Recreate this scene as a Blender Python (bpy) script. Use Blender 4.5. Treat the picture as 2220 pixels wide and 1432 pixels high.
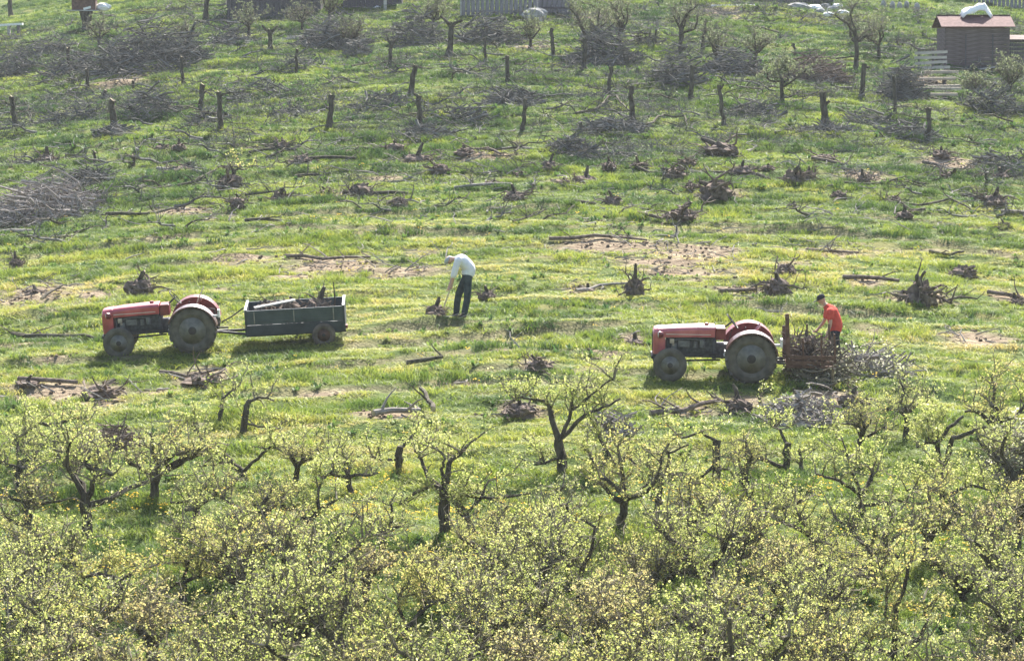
import bpy, bmesh, math, random
import numpy as np
from mathutils import Vector, Matrix, Euler

# ------------------------------------------------------------------ clear
for _o in list(bpy.data.objects):
    bpy.data.objects.remove(_o, do_unlink=True)
scene = bpy.context.scene
COL = scene.collection
R = math.radians

# ------------------------------------------------------------------ camera
W_PX, H_PX, F_PX = 2220.0, 1432.0, 6230.0       # photograph size, focal length in its pixels
PITCH = R(-5.24)
CAM = Vector((0.0, 0.0, 7.0))
cam_d = bpy.data.cameras.new('camera')
cam_d.sensor_width = 36.0
cam_d.lens = F_PX / W_PX * 36.0
cam_d.clip_start = 0.5
cam_d.clip_end = 3000.0
cam = bpy.data.objects.new('camera', cam_d)
COL.objects.link(cam)
cam.location = CAM
cam.rotation_euler = (math.pi / 2 + PITCH, 0, 0)
scene.camera = cam

# ------------------------------------------------------------------ world, sun, exposure
SUN_EL, SUN_AZ = R(47), R(14)                   # behind the hillside, a little to the right
world = bpy.data.worlds.new('World')
scene.world = world
world.use_nodes = True
wn = world.node_tree
wn.nodes.clear()
sky = wn.nodes.new('ShaderNodeTexSky')
sky.sky_type = 'NISHITA'
sky.sun_disc = False
sky.sun_elevation = SUN_EL
sky.sun_rotation = SUN_AZ
sky.air_density = 1.0
sky.dust_density = 2.5
bg = wn.nodes.new('ShaderNodeBackground')
bg.inputs['Strength'].default_value = 0.095
wo = wn.nodes.new('ShaderNodeOutputWorld')
wn.links.new(sky.outputs[0], bg.inputs[0])
wn.links.new(bg.outputs[0], wo.inputs[0])
sun_d = bpy.data.lights.new('sun', 'SUN')
sun_d.energy = 5.0
sun_d.angle = R(0.6)
sun_d.color = (1.0, 0.95, 0.87)
sun = bpy.data.objects.new('sun', sun_d)
COL.objects.link(sun)
to_sun = Vector((math.sin(SUN_AZ) * math.cos(SUN_EL), math.cos(SUN_AZ) * math.cos(SUN_EL), math.sin(SUN_EL)))
sun.rotation_euler = to_sun.to_track_quat('Z', 'Y').to_euler()
sun.location = (30, 120, 90)
scene.view_settings.view_transform = 'Standard'
scene.view_settings.look = 'None'
scene.view_settings.gamma = 1.0
scene.view_settings.use_curve_mapping = False
scene.view_settings.exposure = 1.8

# ------------------------------------------------------------------ noise and terrain
def _hash(ix, iy, seed):
    h = (ix.astype(np.int64) * 374761393 + iy.astype(np.int64) * 668265263 + seed * 982451653) & 0x7fffffff
    h = ((h ^ (h >> 13)) * 1274126177) & 0x7fffffff
    h = h ^ (h >> 16)
    return (h & 0xffff) / 65535.0

def vnoise(x, y, seed=0):
    x = np.asarray(x, float); y = np.asarray(y, float)
    ix = np.floor(x); iy = np.floor(y)
    fx = x - ix; fy = y - iy
    fx = fx * fx * (3 - 2 * fx); fy = fy * fy * (3 - 2 * fy)
    ix = ix.astype(np.int64); iy = iy.astype(np.int64)
    a = _hash(ix, iy, seed); b = _hash(ix + 1, iy, seed)
    c = _hash(ix, iy + 1, seed); d = _hash(ix + 1, iy + 1, seed)
    return (a + (b - a) * fx) * (1 - fy) + (c + (d - c) * fx) * fy

def fbm(x, y, seed=0, oct=3):
    s = 0; a = 0.5; t = 0
    for k in range(oct):
        s = s + a * vnoise(np.asarray(x) * 2 ** k + 17.3 * k, np.asarray(y) * 2 ** k - 9.1 * k, seed + k)
        t += a; a *= 0.5
    return s / t

SLOPE = math.tan(R(7.0))
def sstep(a, b, x):
    t = np.clip((np.asarray(x, float) - a) / (b - a), 0, 1)
    return t * t * (3 - 2 * t)

def H0(x, y):
    """the hillside without its small bumps"""
    x = np.asarray(x, float); y = np.asarray(y, float)
    z = SLOPE * (np.minimum(y, 230) - 70)
    dx = np.clip(x - 2.5, -60, 60)
    z = z - 0.0030 * dx * dx * sstep(40, 75, y) - sstep(230, 420, y) * 6.0
    near = 5.2 - 0.42 * np.clip(y, -60, 40)             # the photographer's own slope
    k = sstep(18, 34, y)
    z = near * (1 - k) + z * k
    z = z + 0.35 * (fbm(x / 14.0, y / 14.0, 5, 2) - 0.5) * sstep(30, 45, y)
    return z

FLAT = []          # (x, y, r) places kept smooth under wheels and walls
def H(x, y):
    x = np.asarray(x, float); y = np.asarray(y, float)
    z = H0(x, y)
    a = 0.30 * (fbm(x / 3.2, y / 1.3, 11, 3) - 0.5) + 0.13 * (fbm(x / 0.9, y / 0.45, 23, 2) - 0.5) + 0.20 * (fbm(x / 4.5, y / 0.75, 31, 2) - 0.5)
    far = 1.0 + 0.6 * sstep(85, 120, y)
    m = np.ones_like(x)
    for fx, fy, fr in FLAT:
        d = np.hypot(x - fx, (y - fy))
        m = m * (0.12 + 0.88 * sstep(fr * 0.7, fr * 1.5, d))
    return z + a * far * m * sstep(20, 36, y)

_cp, _sp = math.cos(PITCH), math.sin(PITCH)
def ray(px, py):
    u = (px - W_PX / 2) / F_PX; v = -(py - H_PX / 2) / F_PX
    return Vector((u, _cp - v * _sp, _sp + v * _cp))

def G(px, py, fn=None):
    """the ground point seen at a photograph pixel"""
    fn = fn or H0
    d = ray(px, py)
    t0, t1 = 36.0, 420.0
    ts = np.linspace(t0, t1, 1500)
    z = CAM.z + ts * d.z - fn(ts * d.x, ts * d.y)
    i = int(np.argmax(z < 0))
    if z[i] >= 0: i = len(ts) - 1
    if i == 0:                                           # below the frame's near limit: follow the slope
        t = 36.0
        return Vector((d.x * t, d.y * t, float(fn(d.x * t, d.y * t))))
    a, b = ts[i - 1], ts[i]
    for _ in range(25):
        m = 0.5 * (a + b)
        if CAM.z + m * d.z - float(fn(m * d.x, m * d.y)) < 0: b = m
        else: a = m
    return Vector((d.x * b, d.y * b, float(fn(d.x * b, d.y * b))))

def SC(p):
    """photograph pixels per metre at a point"""
    q = p - CAM
    return F_PX / (q.y * _cp + q.z * _sp)

_GRID = {}
def gz(x, y):
    """height of the finished ground sheet"""
    g = _GRID
    if g:
        fx = (x - g['x0']) / g['dx']; fy = (y - g['y0']) / g['dy']
        i, j = int(fx), int(fy)
        if fx >= 0 and fy >= 0 and i < g['nx'] - 1 and j < g['ny'] - 1:
            u, v = fx - i, fy - j; z = g['z']
            return float((z[j][i] * (1 - u) + z[j][i + 1] * u) * (1 - v) + (z[j + 1][i] * (1 - u) + z[j + 1][i + 1] * u) * v)
    return float(H(x, y))

def onground(p, sink=0.0):
    return Vector((p.x, p.y, gz(p.x, p.y) - sink))

# ------------------------------------------------------------------ materials
MATS = {}
def nt(name):
    m = bpy.data.materials.new(name); m.use_nodes = True
    n = m.node_tree; n.nodes.clear()
    o = n.nodes.new('ShaderNodeOutputMaterial')
    MATS[name] = m
    return m, n, o

def ramp(n, stops):
    r = n.nodes.new('ShaderNodeValToRGB')
    e = r.color_ramp.elements
    while len(e) < len(stops): e.new(0.5)
    for el, (p, c) in zip(e, stops):
        el.position = p; el.color = (*c, 1)
    return r

def simple(name, c1, c2, scale=6.0, rough=0.8, spec=0.3, bump=0.0, bscale=None, metal=0.0, stretch=None, detail=4.0, coord='Object', coat=0.0):
    m, n, o = nt(name)
    b = n.nodes.new('ShaderNodeBsdfPrincipled')
    tc = n.nodes.new('ShaderNodeTexCoord')
    mp = n.nodes.new('ShaderNodeMapping')
    if stretch: mp.inputs['Scale'].default_value = stretch
    ns = n.nodes.new('ShaderNodeTexNoise')
    ns.inputs['Scale'].default_value = scale
    ns.inputs['Detail'].default_value = detail
    rp = ramp(n, [(0.32, c1), (0.68, c2)])
    n.links.new(tc.outputs[coord], mp.inputs[0]); n.links.new(mp.outputs[0], ns.inputs['Vector'])
    n.links.new(ns.outputs[0], rp.inputs[0]); n.links.new(rp.outputs[0], b.inputs['Base Color'])
    b.inputs['Roughness'].default_value = rough
    b.inputs['Specular IOR Level'].default_value = spec
    b.inputs['Metallic'].default_value = metal
    b.inputs['Coat Weight'].default_value = coat
    b.inputs['Coat Roughness'].default_value = 0.38
    if bump:
        n2 = n.nodes.new('ShaderNodeTexNoise'); n2.inputs['Scale'].default_value = bscale or scale * 4
        n2.inputs['Detail'].default_value = 3
        n.links.new(mp.outputs[0], n2.inputs['Vector'])
        bp = n.nodes.new('ShaderNodeBump'); bp.inputs['Strength'].default_value = bump; bp.inputs['Distance'].default_value = 0.02
        n.links.new(n2.outputs[0], bp.inputs['Height']); n.links.new(bp.outputs[0], b.inputs['Normal'])
    n.links.new(b.outputs[0], o.inputs[0])
    return m

simple('bark', (0.035, 0.030, 0.024), (0.125, 0.112, 0.085), 9, 0.95, 0.1, 0.8, 30, stretch=(1, 1, 0.35))
simple('bark_limb', (0.045, 0.040, 0.030), (0.15, 0.135, 0.10), 10, 0.95, 0.1, 0.6, 40)
simple('twig', (0.095, 0.084, 0.062), (0.26, 0.23, 0.17), 6, 0.95, 0.1)
simple('deadwood', (0.16, 0.145, 0.135), (0.34, 0.31, 0.28), 7, 0.95, 0.1, 0.5, 30)
simple('brushwood', (0.060, 0.058, 0.053), (0.20, 0.195, 0.178), 3, 0.95, 0.1)
simple('sawn_wood', (0.28, 0.23, 0.155), (0.44, 0.37, 0.26), 14, 0.85, 0.2)
simple('root', (0.085, 0.066, 0.054), (0.235, 0.19, 0.155), 8, 0.95, 0.1, 0.9, 25)
simple('root_soil', (0.080, 0.064, 0.055), (0.22, 0.175, 0.145), 9, 1.0, 0.05, 1.0, 22)
simple('clod', (0.10, 0.077, 0.058), (0.26, 0.205, 0.15), 5, 1.0, 0.05, 0.8, 25)
simple('sun_bleached_red', (0.30, 0.030, 0.052), (0.50, 0.11, 0.13), 3, 0.5, 0.6, 0.1, 12, coat=1.0)
simple('red_paint', (0.27, 0.018, 0.034), (0.48, 0.060, 0.078), 3, 0.42, 0.6, 0.05, 20, coat=0.7)
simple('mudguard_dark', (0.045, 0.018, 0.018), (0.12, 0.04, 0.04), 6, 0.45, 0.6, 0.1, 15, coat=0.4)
simple('worn_red_paint', (0.10, 0.014, 0.016), (0.21, 0.035, 0.034), 6, 0.42, 0.5, 0.1, 15)
simple('faded_red_paint', (0.17, 0.028, 0.03), (0.28, 0.06, 0.058), 6, 0.38, 0.5, 0.05, 15)
simple('engine_grey', (0.030, 0.034, 0.040), (0.085, 0.09, 0.10), 12, 0.7, 0.4, 0.2, 30)
simple('engine_part', (0.07, 0.075, 0.08), (0.20, 0.20, 0.20), 10, 0.55, 0.5)
simple('dark_metal', (0.014, 0.014, 0.016), (0.05, 0.048, 0.045), 9, 0.6, 0.4)
simple('rusty_metal', (0.070, 0.042, 0.030), (0.165, 0.095, 0.068), 9, 0.85, 0.3, 0.3, 30)
simple('tyre_rubber', (0.070, 0.066, 0.058), (0.145, 0.136, 0.115), 5, 0.9, 0.2, 0.2, 30)
simple('rim_grey', (0.15, 0.146, 0.13), (0.26, 0.25, 0.22), 7, 0.7, 0.4)
simple('pale_metal', (0.55, 0.55, 0.54), (0.75, 0.75, 0.74), 7, 0.4, 0.5)
simple('headlamp_glass', (0.5, 0.5, 0.5), (0.7, 0.7, 0.7), 7, 0.15, 0.6)
simple('teal_paint', (0.032, 0.050, 0.060), (0.058, 0.082, 0.094), 4, 0.5, 0.4, 0.1, 20)
simple('dark_teal_paint', (0.022, 0.032, 0.040), (0.045, 0.058, 0.068), 4, 0.6, 0.4, 0.1, 20)
simple('trailer_floor', (0.10, 0.08, 0.06), (0.22, 0.18, 0.14), 6, 0.9, 0.2)
simple('trailer_tyre', (0.085, 0.072, 0.062), (0.165, 0.140, 0.12), 6, 0.95, 0.1)
simple('weathered_board', (0.085, 0.066, 0.062), (0.19, 0.152, 0.145), 5, 0.9, 0.2, 0.3, 25, stretch=(0.4, 1, 4))
simple('weathered_upright', (0.12, 0.115, 0.125), (0.27, 0.26, 0.275), 5, 0.9, 0.2, 0.3, 25, stretch=(4, 1, 0.4))
simple('dark_board', (0.060, 0.055, 0.060), (0.13, 0.12, 0.125), 5, 0.9, 0.2, 0.3, 25, stretch=(4, 1, 0.4))
simple('pale_board', (0.34, 0.28, 0.22), (0.56, 0.48, 0.39), 5, 0.85, 0.2, 0.2, 25, stretch=(0.5, 1, 3))
simple('grey_board', (0.28, 0.27, 0.25), (0.50, 0.48, 0.45), 5, 0.85, 0.2, 0.2, 25, stretch=(0.5, 1, 3))
simple('roof_red', (0.085, 0.046, 0.044), (0.155, 0.088, 0.082), 5, 0.85, 0.2, 0.3, 18)
simple('white_sheet', (0.72, 0.72, 0.71), (0.82, 0.82, 0.81), 5, 0.6, 0.3)
simple('stone', (0.20, 0.20, 0.19), (0.40, 0.39, 0.37), 5, 0.95, 0.1, 0.4, 14)
simple('skin', (0.44, 0.27, 0.20), (0.54, 0.34, 0.26), 8, 0.6, 0.3)
simple('white_shirt', (0.60, 0.61, 0.66), (0.74, 0.75, 0.80), 7, 0.9, 0.1, 1.0, 9)
simple('orange_shirt', (0.48, 0.060, 0.045), (0.62, 0.105, 0.075), 7, 0.9, 0.1, 1.0, 9)
simple('navy_cloth', (0.022, 0.034, 0.040), (0.055, 0.075, 0.082), 7, 0.95, 0.1, 0.2, 14)
simple('dark_cloth', (0.018, 0.020, 0.026), (0.05, 0.05, 0.06), 7, 0.95, 0.1)
simple('grey_cap', (0.30, 0.32, 0.33), (0.42, 0.44, 0.45), 7, 0.95, 0.1)
simple('leather', (0.03, 0.025, 0.02), (0.07, 0.055, 0.04), 7, 0.8, 0.2)
simple('eye_dark', (0.01, 0.01, 0.01), (0.03, 0.02, 0.02), 7, 0.4, 0.4)
simple('petal_yellow', (0.75, 0.48, 0.03), (0.88, 0.62, 0.06), 7, 0.8, 0.2)
simple('tool_handle', (0.55, 0.47, 0.33), (0.70, 0.62, 0.45), 7, 0.7, 0.2)

def leafmat(name, stops, trans=0.45, attr='tint', atype='GEOMETRY', rough=0.6):
    m, n, o = nt(name)
    at = n.nodes.new('ShaderNodeAttribute'); at.attribute_name = attr; at.attribute_type = atype
    rp = ramp(n, stops)
    n.links.new(at.outputs['Fac'], rp.inputs[0])
    b = n.nodes.new('ShaderNodeBsdfPrincipled')
    b.inputs['Roughness'].default_value = rough
    b.inputs['Specular IOR Level'].default_value = 0.25
    t = n.nodes.new('ShaderNodeBsdfTranslucent')
    hs = n.nodes.new('ShaderNodeHueSaturation'); hs.inputs['Saturation'].default_value = 1.1; hs.inputs['Value'].default_value = 1.25
    hs.inputs['Hue'].default_value = 0.495
    mx = n.nodes.new('ShaderNodeMixShader'); mx.inputs[0].default_value = trans
    n.links.new(rp.outputs[0], b.inputs['Base Color']); n.links.new(rp.outputs[0], hs.inputs['Color'])
    n.links.new(hs.outputs[0], t.inputs['Color'])
    n.links.new(b.outputs[0], mx.inputs[1]); n.links.new(t.outputs[0], mx.inputs[2])
    n.links.new(mx.outputs[0], o.inputs[0])
    return m

leafmat('leaf_spring', [(0.0, (0.16, 0.205, 0.055)), (0.3, (0.26, 0.31, 0.095)), (0.6, (0.38, 0.41, 0.155)), (0.85, (0.50, 0.50, 0.23)), (1.0, (0.62, 0.60, 0.42))], 0.5)
leafmat('leaf_budding', [(0.0, (0.17, 0.205, 0.065)), (0.35, (0.30, 0.325, 0.11)), (0.7, (0.45, 0.44, 0.18)), (0.9, (0.58, 0.49, 0.20)), (1.0, (0.66, 0.42, 0.19))], 0.5)
leafmat('leaf_straw', [(0.0, (0.19, 0.20, 0.075)), (0.35, (0.33, 0.325, 0.14)), (0.7, (0.48, 0.44, 0.21)), (0.9, (0.60, 0.48, 0.24)), (1.0, (0.66, 0.42, 0.23))], 0.5)
leafmat('leaf_pale', [(0.0, (0.10, 0.13, 0.07)), (0.35, (0.22, 0.25, 0.13)), (0.7, (0.38, 0.40, 0.24)), (0.9, (0.52, 0.52, 0.38)), (1.0, (0.62, 0.60, 0.50))])
leafmat('leaf_cut', [(0.0, (0.16, 0.18, 0.10)), (0.4, (0.31, 0.33, 0.21)), (0.75, (0.50, 0.50, 0.37)), (1.0, (0.70, 0.68, 0.58))], 0.5)
leafmat('leaf_dull', [(0.0, (0.06, 0.085, 0.04)), (0.5, (0.15, 0.18, 0.095)), (1.0, (0.30, 0.32, 0.19))], 0.4)
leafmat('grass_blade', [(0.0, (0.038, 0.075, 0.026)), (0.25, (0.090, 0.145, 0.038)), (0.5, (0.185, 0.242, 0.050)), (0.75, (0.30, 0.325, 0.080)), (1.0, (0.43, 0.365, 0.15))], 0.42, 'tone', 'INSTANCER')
leafmat('weed_leaf', [(0.0, (0.05, 0.10, 0.038)), (0.5, (0.11, 0.18, 0.05)), (1.0, (0.20, 0.26, 0.08))], 0.35, 'tone', 'INSTANCER')

def ground_material():
    m, n, o = nt('ground_cover')
    b = n.nodes.new('ShaderNodeBsdfPrincipled'); b.inputs['Roughness'].default_value = 1.0
    b.inputs['Specular IOR Level'].default_value = 0.05
    ge = n.nodes.new('ShaderNodeNewGeometry')
    mp = n.nodes.new('ShaderNodeMapping'); mp.inputs['Scale'].default_value = (0.5, 1.0, 1.0)
    n.links.new(ge.outputs['Position'], mp.inputs[0])
    n1 = n.nodes.new('ShaderNodeTexNoise'); n1.inputs['Scale'].default_value = 1.6; n1.inputs['Detail'].default_value = 6
    n.links.new(mp.outputs[0], n1.inputs['Vector'])
    green = ramp(n, [(0.3, (0.045, 0.075, 0.022)), (0.5, (0.085, 0.115, 0.035)), (0.7, (0.17, 0.165, 0.065))])
    n.links.new(n1.outputs[0], green.inputs[0])
    n2 = n.nodes.new('ShaderNodeTexNoise'); n2.inputs['Scale'].default_value = 7; n2.inputs['Detail'].default_value = 6
    n.links.new(mp.outputs[0], n2.inputs['Vector'])
    soil = ramp(n, [(0.3, (0.115, 0.086, 0.060)), (0.55, (0.235, 0.185, 0.130)), (0.72, (0.36, 0.30, 0.205))])
    n.links.new(n2.outputs[0], soil.inputs[0])
    at = n.nodes.new('ShaderNodeAttribute'); at.attribute_name = 'soil'
    mx = n.nodes.new('ShaderNodeMix'); mx.data_type = 'RGBA'
    n.links.new(at.outputs['Fac'], mx.inputs[0])
    n.links.new(green.outputs[0], mx.inputs[6]); n.links.new(soil.outputs[0], mx.inputs[7])
    n.links.new(mx.outputs[2], b.inputs['Base Color'])
    n3 = n.nodes.new('ShaderNodeTexNoise'); n3.inputs['Scale'].default_value = 14; n3.inputs['Detail'].default_value = 4
    n.links.new(ge.outputs['Position'], n3.inputs['Vector'])
    bp = n.nodes.new('ShaderNodeBump'); bp.inputs['Strength'].default_value = 1.0; bp.inputs['Distance'].default_value = 0.08
    n.links.new(n3.outputs[0], bp.inputs['Height']); n.links.new(bp.outputs[0], b.inputs['Normal'])
    n.links.new(b.outputs[0], o.inputs[0])
    return m
ground_material()

# ------------------------------------------------------------------ mesh helpers
def link(o, parent=None):
    COL.objects.link(o)
    if parent is not None: o.parent = parent
    return o

def tag(o, label=None, cat=None, group=None, kind=None):
    if label: o['label'] = label
    if cat: o['category'] = cat
    if group: o['group'] = group
    if kind: o['kind'] = kind
    return o

def empty(name, loc=(0, 0, 0), label=None, cat=None, group=None, rz=0.0, scale=1.0):
    o = bpy.data.objects.new(name, None)
    o.empty_display_size = 0.2
    o.location = loc; o.rotation_euler = (0, 0, rz); o.scale = (scale,) * 3
    link(o)
    return tag(o, label, cat, group)

class MB:
    """collects shapes and builds them as ONE mesh"""
    def __init__(s):
        s.v = []; s.f = []
    def add(s, verts, faces):
        n = len(s.v)
        s.v.extend(tuple(p) for p in verts)
        s.f.extend(tuple(i + n for i in f) for f in faces)
        return s
    def box(s, c, size, rot=None, taper=1.0):
        hx, hy, hz = size[0] / 2, size[1] / 2, size[2] / 2
        vs = []
        for z, k in ((-hz, 1.0), (hz, taper)):
            for x, y in ((-hx, -hy), (hx, -hy), (hx, hy), (-hx, hy)):
                p = Vector((x * k, y * k, z))
                if rot is not None: p = rot @ p
                vs.append((p.x + c[0], p.y + c[1], p.z + c[2]))
        return s.add(vs, [(3, 2, 1, 0), (4, 5, 6, 7), (0, 1, 5, 4), (1, 2, 6, 5), (2, 3, 7, 6), (3, 0, 4, 7)])
    def tube(s, pts, rad, n=6, cap=True, jag=0.0, rnd=None):
        pts = [Vector(p) for p in pts]
        m = len(pts)
        if not hasattr(rad, '__len__'): rad = [rad] * m
        t = (pts[1] - pts[0]).normalized()
        up = Vector((0, 0, 1)) if abs(t.z) < 0.9 else Vector((1, 0, 0))
        a = t.cross(up).normalized()
        vs = []
        for i in range(m):
            if i == 0: d = pts[1] - pts[0]
            elif i == m - 1: d = pts[-1] - pts[-2]
            else: d = pts[i + 1] - pts[i - 1]
            d = d.normalized() if d.length > 1e-9 else t
            a = (a - d * a.dot(d))
            a = a.normalized() if a.length > 1e-6 else d.orthogonal().normalized()
            b = d.cross(a)
            for k in range(n):
                th = 2 * math.pi * k / n
                r = rad[i] * (1 + (rnd.uniform(-jag, jag) if rnd else 0))
                vs.append(pts[i] + (a * math.cos(th) + b * math.sin(th)) * r)
        fs = []
        for i in range(m - 1):
            for k in range(n):
                k2 = (k + 1) % n
                fs.append((i * n + k, i * n + k2, (i + 1) * n + k2, (i + 1) * n + k))
        if cap:
            fs.append(tuple(range(n - 1, -1, -1)))
            fs.append(tuple((m - 1) * n + k for k in range(n)))
        return s.add(vs, fs)
    def lathe(s, prof, n=24, axis='Y', c=(0, 0, 0), closed=False):
        """prof: (offset along axis, radius)"""
        vs = []; m = len(prof)
        for o, r in prof:
            for k in range(n):
                th = 2 * math.pi * k / n
                x, z = r * math.cos(th), r * math.sin(th)
                p = (x, o, z) if axis == 'Y' else ((o, x, z) if axis == 'X' else (x, z, o))
                vs.append((p[0] + c[0], p[1] + c[1], p[2] + c[2]))
        fs = []
        for i in range(m if closed else m - 1):
            j = (i + 1) % m
            for k in range(n):
                k2 = (k + 1) % n
                fs.append((i * n + k, j * n + k, j * n + k2, i * n + k2))
        if not closed:
            if prof[0][1] > 1e-6: fs.append(tuple(range(n)))
            if prof[-1][1] > 1e-6: fs.append(tuple((m - 1) * n + k for k in range(n - 1, -1, -1)))
        return s.add(vs, fs)
    def blob(s, c, rx, ry, rz, rnd, nu=12, nv=8, jag=0.2, flat=None, seed=0):
        vs = []
        for j in range(nv + 1):
            ph = math.pi * j / nv
            for i in range(nu):
                th = 2 * math.pi * i / nu
                r = 1 + rnd.uniform(-jag, jag)
                if j in (0, nv): r = 1
                z = math.cos(ph) * r * rz
                if flat is not None: z = max(z, flat)
                vs.append((c[0] + math.sin(ph) * math.cos(th) * rx * r, c[1] + math.sin(ph) * math.sin(th) * ry * r, c[2] + z))
        fs = []
        for j in range(nv):
            for i in range(nu):
                i2 = (i + 1) % nu
                fs.append((j * nu + i, (j + 1) * nu + i, (j + 1) * nu + i2, j * nu + i2))
        return s.add(vs, fs)
    def mesh(s, name):
        me = bpy.data.meshes.new(name)
        me.from_pydata(s.v, [], s.f)
        return me
    def build(s, name, mat, parent=None, smooth=False, loc=None, rot=None, bevel=0.0):
        me = s.mesh(name)
        me.materials.append(MATS[mat])
        bm = bmesh.new(); bm.from_mesh(me)
        bmesh.ops.recalc_face_normals(bm, faces=bm.faces)
        bm.to_mesh(me); bm.free()
        if smooth:
            me.polygons.foreach_set('use_smooth', [True] * len(me.polygons))
        o = bpy.data.objects.new(name, me)
        link(o, parent)
        if loc is not None: o.location = loc
        if rot is not None: o.rotation_euler = rot
        if bevel:
            md = o.modifiers.new('bevel', 'BEVEL'); md.width = bevel; md.segments = 2; md.limit_method = 'ANGLE'
        return o

def quick_mesh(name, verts, faces, mat, tint=None, smooth=False):
    """numpy verts (n,3), faces (m,k) of one size; tint per face"""
    verts = np.asarray(verts, np.float32); faces = np.asarray(faces, np.int32)
    me = bpy.data.meshes.new(name)
    me.vertices.add(len(verts)); me.vertices.foreach_set('co', verts.ravel())
    m, k = faces.shape
    me.loops.add(m * k); me.loops.foreach_set('vertex_index', faces.ravel())
    me.polygons.add(m)
    me.polygons.foreach_set('loop_start', np.arange(0, m * k, k, dtype=np.int32))
    me.polygons.foreach_set('loop_total', np.full(m, k, np.int32))
    if smooth: me.polygons.foreach_set('use_smooth', np.ones(m, bool))
    me.update(calc_edges=True)
    me.materials.append(MATS[mat])
    if tint is not None:
        at = me.attributes.new('tint', 'FLOAT', 'FACE')
        at.data.foreach_set('value', np.asarray(tint, np.float32))
    return me

def copy_tree(o, parent=None):
    c = o.copy(); COL.objects.link(c)
    c.parent = parent
    for ch in list(o.children): copy_tree(ch, c)
    return c

def wander(rnd, p, d, length, n, kink=0.25, droop=0.0, up=0.0):
    p = Vector(p); d = Vector(d).normalized()
    pts = [p.copy()]
    st = length / n
    for i in range(n):
        d = d + Vector((rnd.gauss(0, kink), rnd.gauss(0, kink), rnd.gauss(0, kink) + up - droop))
        d.normalize()
        p = p + d * st
        pts.append(p.copy())
    return pts

def lerp_r(a, b, n):
    return [a + (b - a) * i / (n - 1) for i in range(n)]
# ------------------------------------------------------------------ key places (photograph pixel -> ground)
T1 = G(421, 766); T2 = G(1628, 831); TR = G(640, 742)
SHED = G(2118, 152)
FLAT += [(T1.x - 0.9, T1.y + 0.5, 2.3), (T2.x - 0.9, T2.y + 0.5, 2.3), (TR.x + 0.3, TR.y + 0.5, 2.2), (SHED.x + 0.6, SHED.y + 1.5, 4.0)]

# bare earth: cx, cy, half width, half height in photograph pixels
SOIL_PX = [(720, 575, 130, 22), (880, 588, 120, 16), (1330, 535, 170, 22), (1520, 548, 120, 22), (1430, 570, 130, 12), (1815, 545, 90, 18),
           (1890, 615, 70, 14), (1255, 628, 60, 14), (1610, 625, 70, 16), (2190, 645, 60, 14), (90, 640, 150, 24), (1080, 745, 55, 12), (200, 645, 60, 14),
           (1990, 640, 80, 14), (1640, 655, 70, 10), (2120, 735, 100, 16), (1900, 720, 60, 12),
           (430, 815, 75, 26), (120, 850, 130, 26), (230, 855, 60, 24), (840, 905, 90, 18), (1480, 880, 100, 20), (1620, 865, 60, 16), (1790, 862, 110, 22), (1140, 890, 70, 18),
           (1170, 800, 45, 14), (1375, 740, 40, 12), (400, 455, 90, 12), (480, 470, 50, 10), (760, 420, 70, 10), (1240, 395, 60, 12), (1550, 425, 80, 14),
           (1470, 470, 80, 10), (1880, 385, 90, 12), (2060, 360, 90, 16), (1060, 345, 90, 8), (900, 350, 60, 10), (840, 385, 60, 6), (260, 180, 70, 10),
           (330, 160, 80, 8), (1160, 105, 70, 10), (2010, 180, 60, 14), (1290, 40, 60, 14), (1560, 30, 70, 12), (1480, 590, 120, 10), (650, 600, 90, 8),
           (1700, 690, 60, 10), (330, 850, 60, 10), (950, 700, 60, 8), (240, 965, 55, 18), (700, 855, 60, 6), (1000, 835, 60, 5)]
SOIL = []
for cx, cy, rx, ry in SOIL_PX:
    p = G(cx, cy); s = SC(p)
    q = G(cx, cy + ry); q2 = G(cx, cy - ry)
    SOIL.append((p.x, p.y, rx / s, max(0.25, abs(q2.y - q.y) / 2)))

def soil_mask(x, y):
    m = np.zeros_like(x)
    w = 1.0 * (fbm(x / 1.5, y / 0.5, 41, 3) - 0.5)
    for sx, sy, ax, ay in SOIL:
        d = np.sqrt(((x - sx) / ax) ** 2 + ((y - sy) / ay) ** 2)
        m = np.maximum(m, 1 - sstep(0.38, 1.18, d + w))
    # thin worn streaks between the tufts
    st = sstep(0.70, 0.80, fbm(x / 2.6, y / 0.7, 77, 3)) * 0.7
    return np.maximum(m, st * sstep(60, 66, y) * (1 - sstep(84, 92, y)))

# wheel tracks of the tractors along the contour (pressed lines in the grass; the shade of their banks is painted in)
TRACKS = [[(200, 592), (420, 575), (560, 560)], [(1050, 480), (1250, 478), (1500, 492), (1700, 500), (1950, 520), (2200, 560)], [(620, 470), (800, 466), (1000, 462), (1200, 460)], [(80, 560), (260, 535), (420, 516)], [(1150, 655), (1400, 668), (1700, 672), (1950, 680)], [(100, 690), (330, 600)], [(700, 800), (900, 780), (1150, 770), (1350, 772)], [(1850, 470), (2050, 488), (2220, 510)], [(765, 752), (900, 742), (1100, 728), (1330, 716)], [(1700, 812), (1560, 818), (1300, 812), (1050, 808)], [(880, 716), (1000, 710), (1180, 700), (1330, 696)], [(330, 552), (450, 540), (620, 520), (760, 512), (900, 512)], [(560, 500), (800, 506), (1050, 508)],
          [(1260, 830), (1050, 832), (900, 840), (720, 850), (520, 858)], [(60, 790), (300, 780)], [(760, 730), (900, 712)], [(1240, 500), (1400, 503), (1600, 500), (1800, 505)]]
TRK = []
for tr in TRACKS:
    TRK.append([G(*p) for p in tr])
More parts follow.
